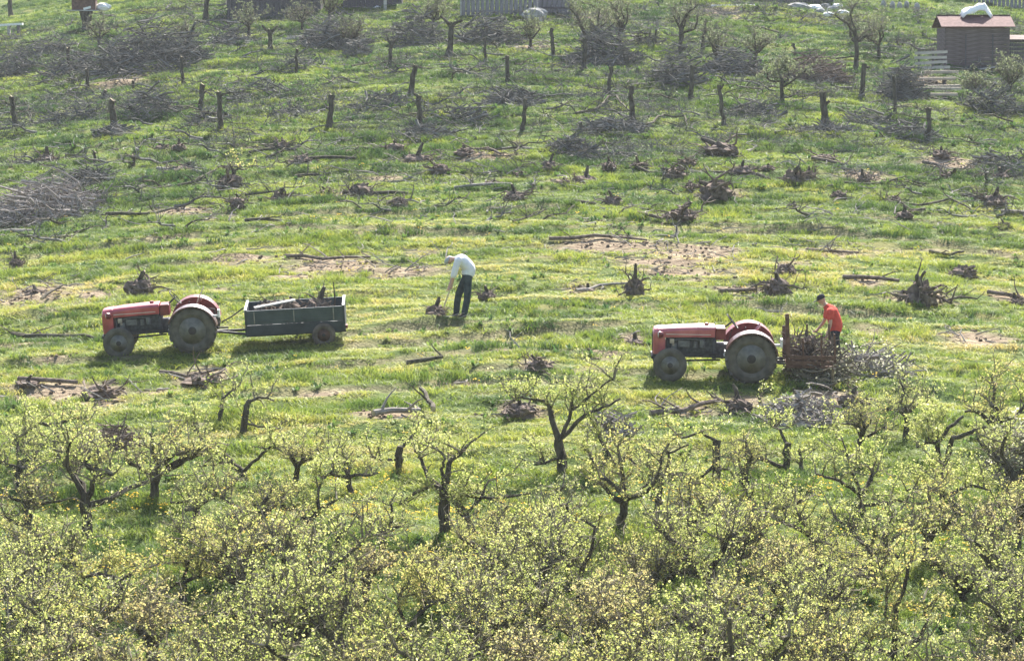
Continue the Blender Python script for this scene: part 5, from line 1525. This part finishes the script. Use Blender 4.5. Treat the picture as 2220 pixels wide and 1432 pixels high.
custom_tree(662, 1166, [([(655, 1172), (672, 1140), (692, 1112), (725, 1096)], .07, .03, .2), ([(672, 1140), (640, 1110), (600, 1100), (560, 1110)], .045, .02, -.3), ([(692, 1112), (690, 1070), (720, 1030)], .035, .015, .3)],
            'tree with a bent black limb above a patch of yellow flowers', 915, .08, 2600, sec_n=5)
custom_tree(256, 1320, [([(256, 1330), (257, 1280), (258, 1242)], .10, .085, 0), ([(258, 1246), (220, 1225), (180, 1235)], .045, .02, -.2), ([(258, 1245), (300, 1225), (345, 1215)], .045, .02, .3), ([(258, 1250), (215, 1290), (185, 1335)], .035, .02, -.5)],
            'straight grey trunk with a level top in the lower orchard', 916, .09, 3000, sec_n=6, leafm='leaf_budding')
custom_tree(396, 1310, [([(398, 1318), (396, 1280), (394, 1250)], .075, .06, 0), ([(394, 1255), (420, 1245), (440, 1232)], .045, .025, .2), ([(394, 1255), (360, 1262), (340, 1300), (330, 1290)], .04, .02, -.3), ([(394, 1252), (410, 1210), (430, 1180)], .03, .015, .3)],
            'dark trunk with a flat side limb right of the level topped trunk', 917, .08, 2600, sec_n=6, leafm='leaf_budding')
custom_tree(888, 1432, [([(890, 1440), (886, 1390), (884, 1345)], .09, .07, 0), ([(884, 1350), (850, 1380), (820, 1400)], .04, .02, -.3), ([(884, 1350), (920, 1310), (960, 1290)], .04, .02, .3), ([(884, 1350), (860, 1300), (880, 1260)], .04, .02, .2)],
            'dark trunk at the near edge with a hooked limb', 918, .08, 3000, sec_n=7, leafm='leaf_budding')
custom_tree(1938, 1440, [([(1945, 1452), (1938, 1400), (1942, 1340), (1965, 1240), (1980, 1200)], .06, .025, .2), ([(1936, 1415), (1890, 1395), (1860, 1400)], .05, .02, -.3), ([(1940, 1400), (1990, 1380), (2005, 1340), (2000, 1290)], .04, .015, -.2), ([(1940, 1380), (1925, 1330), (1925, 1270)], .035, .015, .3)],
            'bushy tree with tall upright water shoots at the near edge', 919, .08, 2600, sec_n=6, leafm='leaf_budding')

# look-alike trees: variants shared by the rows
LK = ('leaf_spring', 'leaf_spring', 'leaf_budding', 'leaf_budding', 'leaf_spring', 'leaf_budding', 'leaf_budding', 'leaf_spring', 'leaf_spring', 'leaf_budding', 'leaf_straw', 'leaf_spring')
VAR = [make_tree(700 + i, (1.9, 2.0, 1.7, 2.1)[i % 4], (1.1, 1.35, 1.0, 1.25)[i % 4], (.085, .095, .08, .09)[i % 4], LK[i], (1050, 1300, 950, 1200)[i % 4],
                 nl=4 + i % 3, lean=((i % 3 - 1) * .18, 0), sec_n=7 + i % 2, shoots=.8 + .1 * (i % 4), leaf_spread=.07) for i in range(6)]
VAR += [make_tree(700 + i, (1.35, 1.5, 1.25, 1.55)[i % 4], (1.1, 1.3, 1.0, 1.2)[i % 4], (.085, .095, .08, .09)[i % 4], LK[i], (1350, 1550, 1200, 1500)[i % 4],
                 nl=6, lean=((i % 3 - 1) * .18, 0), sec_n=8, shoots=.9 + .25 * (i % 3), leaf_spread=.08, twig_len=.42) for i in range(6, 12)]
VUSED = set()
LOOK = {'leaf_spring': 'fresh green leaves', 'leaf_pale': 'whitish young leaves', 'leaf_budding': 'yellow green buds', 'leaf_straw': 'straw coloured buds'}
def place_tree(px, py, k, sc, low):
    k = (k % 6) + (6 if low else 0)
    o = copy_tree(VAR[k]) if k in VUSED else VAR[k]
    VUSED.add(k)
    if py <= 1500: p = G(px, py)
    else:
        q = G(px, 1500); dq = q.y - (py - 1500) * .0155
        p = Vector((q.x * dq / q.y, dq, 0))
    o.location = onground(p, .03)
    rr = random.Random(int(px * 7 + py)); o.rotation_euler = (0, 0, rr.uniform(0, 6.28))
    s = sc * rr.uniform(.88, 1.12); o.scale = (s, s, s * rr.uniform(.9, 1.08))
    lk = LOOK[o.children[0].data.materials[0].name] if False else LOOK[next(c for c in o.children if c.name.startswith('crown')).children[0].data.materials[0].name]
    size = 'small' if k % 4 == 2 else ('broad' if k % 4 in (1, 3) else 'slender')
    tag(o, '%s orchard tree with %s in the %s' % (size, lk, 'crowded lower rows' if low else 'open rows by the cleared grass'), 'tree',
        '%s trees with %s, %s rows' % (size, lk, 'lower' if low else 'open'))
ROWS = [(0, [(40, 1055, .85), (330, 1090, .9), (1965, 945, .8), (2150, 965, .85), (1860, 985, .75), (2200, 1100, .9), (760, 1075, .7), (640, 1060, .75), (1430, 1100, .8), (215, 1060, .8), (1625, 1090, .7)]),
        (1, [(60, 1190, .9), (190, 1165, .95), (420, 1160, .9), (545, 1190, .85), (1210, 1185, .8), (1350, 1150, .9), (1480, 1200, .85), (1630, 1185, .9), (1770, 1210, .8), (2200, 1200, .9), (830, 1205, .65), (2000, 1215, .8), (1100, 1205, .7)]),
        (2, [(20, 1330, .95), (130, 1300, .9), (540, 1310, .95), (680, 1330, .9), (790, 1300, .85), (1010, 1310, .9), (1130, 1330, .95), (1260, 1300, .9), (1400, 1330, .95), (1540, 1310, .9), (1690, 1330, .95), (1810, 1300, .9), (2090, 1310, .95), (2200, 1340, .9), (910, 1330, .8)]),
        (3, [(70, 1450, .95), (190, 1470, .9), (330, 1450, .95), (470, 1470, .9), (620, 1450, .95), (760, 1470, .9), (1010, 1460, .95), (1140, 1450, .9), (1280, 1470, .95), (1420, 1450, .9), (1560, 1470, .95), (1700, 1450, .9), (1820, 1470, .9), (2190, 1450, .9)]),
        (4, [(30, 1600, 1), (180, 1590, .95), (330, 1610, 1), (480, 1590, .95), (640, 1610, 1), (800, 1590, .95), (960, 1610, 1), (1120, 1590, .95), (1280, 1610, 1), (1440, 1590, .95), (1600, 1610, 1), (1760, 1590, .95), (1900, 1610, .9), (2200, 1600, .9)]),
        (3, [(90, 1385, .8), (560, 1390, .85), (720, 1385, .8), (1080, 1385, .8), (1350, 1385, .8), (1640, 1385, .8), (1780, 1390, .85)]),
        (2, [(60, 1250, .8), (480, 1255, .8), (620, 1250, .8), (1060, 1255, .75), (1190, 1250, .8), (1460, 1250, .8), (1600, 1255, .8), (1890, 1255, .8), (2150, 1255, .8)]),
        (5, [(100, 1740, .95), (330, 1750, .95), (560, 1740, .95), (790, 1750, .95), (1020, 1740, .95), (1250, 1750, .95), (1480, 1740, .95), (1710, 1750, .95), (1950, 1740, .9), (2210, 1760, .9)])]
ci = 0
for rowk, items in ROWS:
    for q_, (px, py, sc) in enumerate(items):
        place_tree(px, py, ci * 5 + rowk, sc * (.98 if rowk else .95), rowk >= 2); ci += 1

# trees on the upper slope
def upper_tree(px, py, h_px, seed, label, nleaf, leafm, sp, **kw):
    p = G(px, py); s = SC(p); h = h_px / s
    o = make_tree(seed, h, h * sp, .05 + .012 * h, leafm, int(nleaf * .75), twig_len=.4, lsz=(.05, .09), **kw)
    o.location = onground(p, .03)
    return tag(o, label, 'tree', 'small trees on the upper slope')
upper_tree(1856, 150, 200, 41, 'tall thin tree with a bare twiggy crown left of the wooden shed', 900, 'leaf_dull', .45, nl=5, sec_n=8, shoots=1.6)
upper_tree(1695, 228, 140, 42, 'small leafy tree with a dark foot among the brush heaps', 1800, 'leaf_dull', .42, nl=5, sec_n=6, shoots=1.1)
upper_tree(1275, 128, 175, 43, 'budding bushy tree behind the trunk with a pale top', 1900, 'leaf_dull', .45, nl=6, sec_n=8, shoots=1.4)
upper_tree(1150, 112, 80, 44, 'small bush below the grey board wall', 900, 'leaf_dull', .5, nl=5, sec_n=6)
upper_tree(1475, 120, 160, 45, 'thin budding tree beside the pale stone ledges', 900, 'leaf_dull', .42, nl=5, sec_n=7, shoots=1.4)
upper_tree(715, 60, 90, 46, 'small green bush at the corner of the dark barn', 1200, 'leaf_dull', .5, nl=6, sec_n=6)
upper_tree(540, 80, 75, 47, 'small green bush in front of the dark barn', 900, 'leaf_dull', .5, nl=5, sec_n=6)
upper_tree(505, 405, 105, 48, 'thin sapling with pale yellow leaves beside a stump', 110, 'leaf_budding', .25, nl=2, sec_n=2, shoots=1.8)

upper_tree(655, 70, 85, 50, 'grey twiggy bush behind the pile of pale boards', 500, 'leaf_dull', .5, nl=6, sec_n=7, shoots=1.3)
upper_tree(765, 105, 80, 51, 'grey twiggy bush right of the barn brush heap', 500, 'leaf_dull', .5, nl=6, sec_n=7, shoots=1.2)
upper_tree(1345, 110, 110, 52, 'mossy bush right of the budding bushy tree', 1100, 'leaf_dull', .5, nl=6, sec_n=8, shoots=1.3)
upper_tree(1555, 150, 100, 53, 'grey green bush left of the small leafy tree', 1000, 'leaf_dull', .5, nl=6, sec_n=7, shoots=1.2)
upper_tree(1640, 140, 85, 54, 'pale green bush behind the small leafy tree', 1200, 'leaf_dull', .5, nl=6, sec_n=7)
upper_tree(1905, 130, 110, 55, 'thin grey bush between the tall bare tree and the plank fence', 800, 'leaf_dull', .45, nl=5, sec_n=7, shoots=1.5)
upper_tree(2190, 205, 80, 56, 'dark green bush below the lean-to of the shed', 1800, 'leaf_dull', .5, nl=6, sec_n=8)
upper_tree(2120, 200, 48, 57, 'low green bush below the front of the shed', 1300, 'leaf_dull', .55, nl=6, sec_n=7)
upper_tree(215, 110, 75, 58, 'grey bush beside the pedestal trunk', 300, 'leaf_dull', .5, nl=5, sec_n=6)
upper_tree(400, 110, 80, 59, 'grey twiggy bush on the tall dark brush heap', 300, 'leaf_dull', .5, nl=6, sec_n=6)
upper_tree(940, 70, 80, 60, 'mossy arching bush beside the thick forked trunk', 1100, 'leaf_dull', .5, nl=6, sec_n=7)
# ------------------------------------------------------------------ wooden shed
def local_box(parent, name, c, size, mat, rot=None, bevel=0):
    return MB().box((0, 0, 0), size, rot).build(name, mat, parent, loc=c, bevel=bevel)
def shed():
    p = G(2118, 150); s = SC(p)
    o = empty('wooden_shed', onground(p, .0), 'grey brown plank shed with a reddish roof carrying a white sheet', 'shed', rz=R(1.5))
    w = 138 / s; h = 82 / s; d = 2.2; zb = .18
    for x in (-w / 2 + .05, w / 2 - .05):
        for y in (0.05, d - .05):
            local_box(o, 'post', (x, y, (h + zb) / 2 - .15), (.12, .12, h + zb + .3), 'dark_board')
    n = 9; ph = h / n
    rr = random.Random(5)
    for k in range(n):
        for y, nm in ((-.02, 'wall_board'), (d + .02, 'wall_board')):
            local_box(o, nm, (rr.uniform(-.01, .01), y + rr.uniform(-.006, .006), zb + ph * (k + .5)), (w, .03, ph * .93), 'weathered_board')
        for x in (-w / 2 - .02, w / 2 + .02):
            local_box(o, 'wall_board', (x, d / 2, zb + ph * (k + .5)), (.03, d - .02, ph * .93), 'weathered_board')
    local_box(o, 'door_frame', (-.55, -.045, zb + h * .42), (.06, .03, h * .8), 'dark_board')
    local_box(o, 'door_frame', (.72, -.045, zb + h * .42), (.06, .03, h * .8), 'dark_board')
    local_box(o, 'floor_beam', (0, .02, zb - .06), (w + .1, .16, .12), 'dark_board')
    # two roof slopes of overlapping sheets
    rise = .55
    for sd in (-1, 1):
        L = math.hypot(d / 2 + .25, rise); a = math.atan2(rise, d / 2 + .25)
        for k in range(7):
            x = -w / 2 - .24 + (w + .48) * (k + .5) / 7
            c = (x, d / 2 + sd * (d / 4 + .125), zb + h + .03 + rise / 2 + .004 * (k % 2))
            local_box(o, 'roof_sheet', c, ((w + .48) / 7 + .02, L, .03), 'roof_red', Matrix.Rotation(-sd * a, 3, 'X'))
    local_box(o, 'ridge_cap', (0, d / 2, zb + h + rise + .05), (w + .5, .16, .035), 'roof_red')
    # lean-to on the right
    lt = empty('lean_to', (w / 2 + .75, .25, 0)); lt.parent = o
    for k in range(7): local_box(lt, 'wall_board', (0, 0, .1 + .19 * (k + .5)), (1.4, .03, .17), 'dark_board')
    local_box(lt, 'roof_sheet', (0, .6, 1.50), (1.55, 1.6, .04), 'weathered_board', Matrix.Rotation(R(8), 3, 'X'))
    local_box(lt, 'post', (.6, .1, .6), (.1, .1, 1.5), 'dark_board')
    # white sheet thrown over the ridge
    sh = empty('white_sheet', o.location + Vector((.02, d / 2 - .1, zb + h + rise + .03)), 'crumpled white sheet arched over the ridge of the plank shed', 'sheet')
    pts = [(-.70, -.02), (-.62, .22), (-.42, .36), (-.1, .42), (.18, .50), (.42, .56), (.56, .42), (.70, .16), (.80, -.02)]
    N = 9; vs = []; fs = []
    for i, (x, z) in enumerate(pts):
        dep = (.42, .46, .44, .36, .24, .22, .26, .24, .18)[i]
        for j in range(N):
            f = j / (N - 1) * 2 - 1
            vs.append((x + rr.gauss(0, .035), f * dep * rr.uniform(.85, 1.15), z - .30 * abs(f) ** 2.2 * (.5 if i in (0, 8) else 1) - (.10 if i == 0 else 0) * 0 + rr.gauss(0, .035)))
    for i in range(len(pts) - 1):
        for j in range(N - 1):
            fs.append((i * N + j, i * N + j + 1, (i + 1) * N + j + 1, (i + 1) * N + j))
    mb = MB(); mb.add(vs, fs); q = mb.build('cloth', 'white_sheet', sh, smooth=True)
    md = q.modifiers.new('thick', 'SOLIDIFY'); md.thickness = .02
    # plank fence to the left and stacked planks below
    p2 = G(2018, 150); fe = empty('plank_fence', onground(p2), 'short fence of grey horizontal planks against the shed', 'fence')
    for k in range(4):
        local_box(fe, 'rail', (.05 + rr.uniform(-.1, .1), 0, .16 + .23 * k), (1.5, .05, .13), 'grey_board', Matrix.Rotation(R(-3 + rr.uniform(-2, 2)), 3, 'Y'))
    for x in (-.55, .1, .65): local_box(fe, 'post', (x, .06, .42), (.08, .07, 1.2), 'dark_board')
    p3 = G(2038, 212); n3 = 6
    s3 = SC(p3)
    for k in range(n3):
        pl = empty('plank', onground(G(2036 + (k % 3 - 1) * 6, 212 - k * 10.5)) + Vector((0, 0, .20)), 'sun bleached plank in the stepped stack below the shed', 'plank', 'planks stacked below the shed')
        local_box(pl, 'board', (0, 0, 0), (1.75 - .10 * k + .2 * (k % 2), .5, .12), 'pale_board', Matrix.Rotation(R(rr.uniform(-2, 2)), 3, 'Y') @ Matrix.Rotation(R(rr.uniform(-5, 5)), 3, 'Z'), .012)
        local_box(pl, 'bearer', (-.3, 0, -.15), (.12, .4, .2), 'dark_board'); local_box(pl, 'bearer', (.35, 0, -.15), (.12, .4, .2), 'dark_board')
    bd = empty('leaning_board', onground(G(2135, 152)) + Vector((0, -.1, .10)), 'pale board lying against the foot of the shed', 'board')
    local_box(bd, 'board', (0, 0, 0), (.95, .12, .06), 'grey_board', Matrix.Rotation(R(-8), 3, 'Y'))
shed()

# ------------------------------------------------------------------ barn and board wall at the top of the slope
def board_wall(px0, px1, py, height, label, name, mat, roof=True, gap=0.0, step=.24, depth=4.0, roofmat='dark_board'):
    a, b = G(px0, py), G(px1, py)
    y = (a.y + b.y) / 2
    x0, x1 = a.x, b.x
    zb = min(float(H(x0, y)), float(H(x1, y))) - .1
    o = empty(name, (x0, y, zb), label, 'building' if roof else 'fence')
    rr = random.Random(int(px0)); n = int((x1 - x0) / step)
    st = (x1 - x0) / n
    for k in range(n):
        hh = height + (rr.uniform(-.15, .1) if not roof else 0)
        local_box(o, 'wall_board', (st * (k + .5), rr.uniform(-.012, .012), hh / 2), (st * (.96 - gap) * rr.uniform(.9, 1), .035, hh), mat)
    if roof:
        W = x1 - x0
        local_box(o, 'side_wall', (.03, depth / 2, height / 2), (.06, depth - .08, height), mat); local_box(o, 'side_wall', (W - .03, depth / 2, height / 2), (.06, depth - .08, height), mat)
        local_box(o, 'rear_wall', (W / 2, depth, height / 2), (W, .06, height), mat)
        for sd in (-1, 1):
            a_ = math.atan2(1.2, depth / 2 + .3); L = math.hypot(1.2, depth / 2 + .3)
            local_box(o, 'roof_slope', (W / 2, depth / 2 + sd * (depth / 4 + .15), height + .55), (W + .6, L, .06), roofmat, Matrix.Rotation(-sd * a_, 3, 'X'))
        for k in range(3): local_box(o, 'rail', (W / 2, -.04, height * (.2 + .3 * k)), (W, .03, .09), 'dark_board')
    else:
        for k in range(max(2, int((x1 - x0) / 1.2)) + 1):
            local_box(o, 'post', ((x1 - x0) * k / max(2, int((x1 - x0) / 1.2)), .06, height / 2), (.11, .09, height + .2), 'grey_board')
        for z in (height * .25, height * .75): local_box(o, 'rail', ((x1 - x0) / 2, .045, z), (x1 - x0, .03, .09), mat)
    return o
board_wall(500, 690, 40, 2.6, 'dark grey wooden barn at the top of the slope', 'old_barn', 'dark_board')
board_wall(1000, 1165, 40, 1.7, 'weathered wall of upright grey boards and pale posts', 'board_fence', 'weathered_upright', roof=False, gap=.12)
board_wall(1165, 1250, 32, 2.4, 'small dark outbuilding with a pale corner at the end of the board wall', 'outbuilding', 'weathered_upright')
board_wall(745, 870, 16, 2.2, 'dark low building behind the pale post', 'low_building', 'dark_board')
board_wall(1640, 1800, 6, 1.6, 'dark low wall along the upper edge of the meadow', 'low_fence', 'dark_board', roof=False)
board_wall(1960, 2240, 8, 1.8, 'grey wooden fence along the upper edge behind the shed', 'upper_fence', 'weathered_upright', roof=False, gap=.2)
po = empty('post', onground(G(835, 22)), 'pale straight post standing before the dark low building', 'post')
local_box(po, 'shaft', (0, 0, .9), (.16, .16, 2.0), 'grey_board')
def block(px, py, w, d, h, mat, label, cat, rot=0, name='block', seed=3):
    p = G(px, py); o = empty(name, onground(p, .03), label, cat, rz=rot)
    rr = random.Random(seed); mb = MB()
    mb.blob((0, 0, h * .45), w / 2, d / 2, h * .55, rr, 12, 8, .14); mb.build('body', mat, o)
    return o
def boards(px, py, L, n, mat, label, rot=0, tilt=0, name='board_stack', seed=1, w=.22, spread=.16):
    p = G(px, py); o = empty(name, onground(p, -.02), label, 'boards', rz=rot); rr = random.Random(seed)
    for k in range(n):
        local_box(o, 'board', (rr.uniform(-.2, .2), k * spread - n * spread / 2 + rr.uniform(-.04, .04), .06 + .05 * k), (L * rr.uniform(.8, 1.05), w, .045), mat,
                  Matrix.Rotation(R(tilt + rr.uniform(-2, 2)), 3, 'Y') @ Matrix.Rotation(R(rr.uniform(-6, 6)), 3, 'Z'))
    return o
boards(215, 163, 1.6, 2, 'grey_board', 'pale board lying at the foot of the tall dark brush heap', 0, -4, seed=1)
boards(300, 150, 2.4, 3, 'grey_board', 'long pale boards lying beside the tall dark brush heap', 0, -6, seed=2)
boards(330, 128, 1.8, 2, 'pale_board', 'brownish boards resting on the tall dark brush heap', 0, -4, seed=3)
boards(652, 86, 1.7, 4, 'grey_board', 'pile of pale boards behind the thin dark post', 0, -4, seed=4)
boards(1345, 58, 1.8, 2, 'white_sheet', 'white boards lying on the grass beside the budding bushy tree', 0, 0, seed=5)
boards(1325, 45, 1.9, 3, 'pale_board', 'brown planks stacked above the white boards', 0, -2, seed=6)
boards(1420, 42, 1.2, 2, 'pale_board', 'short planks right of the brown planks', 0, 2, seed=7)
boards(1600, 16, 3.2, 2, 'white_sheet', 'long white boards along the top of the meadow', 0, -1, seed=8)
boards(1530, 24, 1.8, 3, 'pale_board', 'planks lying left of the long white boards', 0, 0, seed=9)
boards(1565, 34, 1.2, 1, 'grey_board', 'single grey plank below the long white boards', 0, -2, seed=10)
boards(860, 72, 1.3, 2, 'pale_board', 'brownish boards by the trunk with cut boughs', 0, 4, seed=11)
boards(1175, 108, 1.4, 2, 'pale_board', 'brown boards on the grass below the dark brush heap', 0, 0, seed=12)
boards(1850, 140, 1.4, 2, 'pale_board', 'brown boards beside the brown brush heap', 0, 0, seed=13)
block(790, 10, .55, .4, .28, 'white_sheet', 'white sack left of the pale post', 'sack', name='sack', seed=1)
block(818, 18, .42, .36, .26, 'white_sheet', 'round white sack at the foot of the pale post', 'sack', name='sack', seed=2)
block(1172, 50, .5, .4, .22, 'stone', 'pale stone at the foot of the board wall', 'stone', name='stone', seed=3)
block(1160, 46, 1.3, .8, .7, 'stone', 'dark grey boulder shape at the end of the board wall', 'stone', name='stone', seed=4)
block(1205, 22, .5, .4, .3, 'white_sheet', 'white bundle in front of the small dark outbuilding', 'bundle', name='bundle', seed=5)
block(1732, 20, 1.3, .8, .45, 'stone', 'grey green mound left of the white rubble', 'mound', name='mound', seed=6)
for i, (px, py, w) in enumerate([(1765, 20, .9), (1780, 28, .7), (1796, 34, .6), (1808, 26, .8), (1828, 34, .7), (1790, 16, .7), (1815, 18, .6)]):
    o = block(px, py, w, w * .6, w * .45, 'stone' if i % 2 else 'white_sheet', 'pale block in the rubble heap behind the tall bare tree', 'rubble', name='rubble_block', seed=10 + i)
    o['group'] = 'rubble blocks at the top of the slope'
for i, px in enumerate([1915, 1935, 1950, 1965, 1988]):
    o = block(px, 22, .32, .3, .55, 'stone', 'upright pale stone below the upper fence', 'stone', name='stone', seed=20 + i); o['group'] = 'stones below the upper fence'
# pedestal trunk with a brown box and white cloths, and the white topped bench
p = G(188, 68); s = SC(p)
pd = empty('pedestal_trunk', onground(p, .05), 'dark trunk flaring upward that carries a brown box', 'trunk')
hh = 46 / s
mb = MB(); mb.tube([(0, 0, -.1), (.0, 0, .12), (0, 0, hh * .5), (-.02, 0, hh)], [.34, .27, .26, .38], 12, True, .06, random.Random(3)); mb.build('trunk', 'bark', pd)
mb = MB(); mb.tube([(0, 0, .06), (0, 0, .14)], [.35, .33], 12); mb.build('collar', 'stone', pd)
bx = empty('wooden_box', pd.location + Vector((-.15, 0, hh)), 'brown wooden box with white edges on top of the dark trunk', 'box')
local_box(bx, 'tray', (0, 0, .03), (1.75, .9, .06), 'grey_board'); local_box(bx, 'body', (.05, 0, .42), (1.3, .8, .72), 'rusty_metal', None, .02)
local_box(bx, 'lid', (.05, 0, .81), (1.4, .9, .06), 'dark_board'); local_box(bx, 'label_plate', (.25, -.413, .16), (.42, .02, .12), 'white_sheet', Matrix.Rotation(R(-14), 3, 'Y'))
cl = block(222, 14, .9, .5, .4, 'white_sheet', 'white cloth bundle hanging beside the brown box', 'cloth', name='cloth_bundle', seed=31)
cl.location = bx.location + Vector((1.05, .1, .05))
local_box(bx, 'arm', (.95, .1, .10), (.5, .08, .05), 'dark_board')
p = G(14, 82); bn = empty('bench', onground(p, .02), 'white topped plank bench on grey legs', 'bench')
local_box(bn, 'top', (0, 0, .78), (1.9, .45, .12), 'white_sheet', Matrix.Rotation(R(-3), 3, 'Y'))
for x in (-.6, .15, .7): local_box(bn, 'leg', (x, 0, .36), (.14, .35, .80), 'grey_board' if x == .15 else 'dark_board')
# ------------------------------------------------------------------ the hazy air over the slope
def haze():
    m, n, o = nt('haze_air')
    v = n.nodes.new('ShaderNodeVolumePrincipled')
    v.inputs['Color'].default_value = (0.86, 0.90, 0.96, 1); v.inputs['Density'].default_value = 0.00022
    v.inputs['Anisotropy'].default_value = 0.1
    n.links.new(v.outputs[0], o.inputs['Volume'])
    mb = MB(); mb.box((0, 650, 20), (2000, 1800, 130))
    h = mb.build('haze', 'haze_air')
    h['kind'] = 'stuff'; h['label'] = 'thin pale haze in the air over the hillside'
haze()
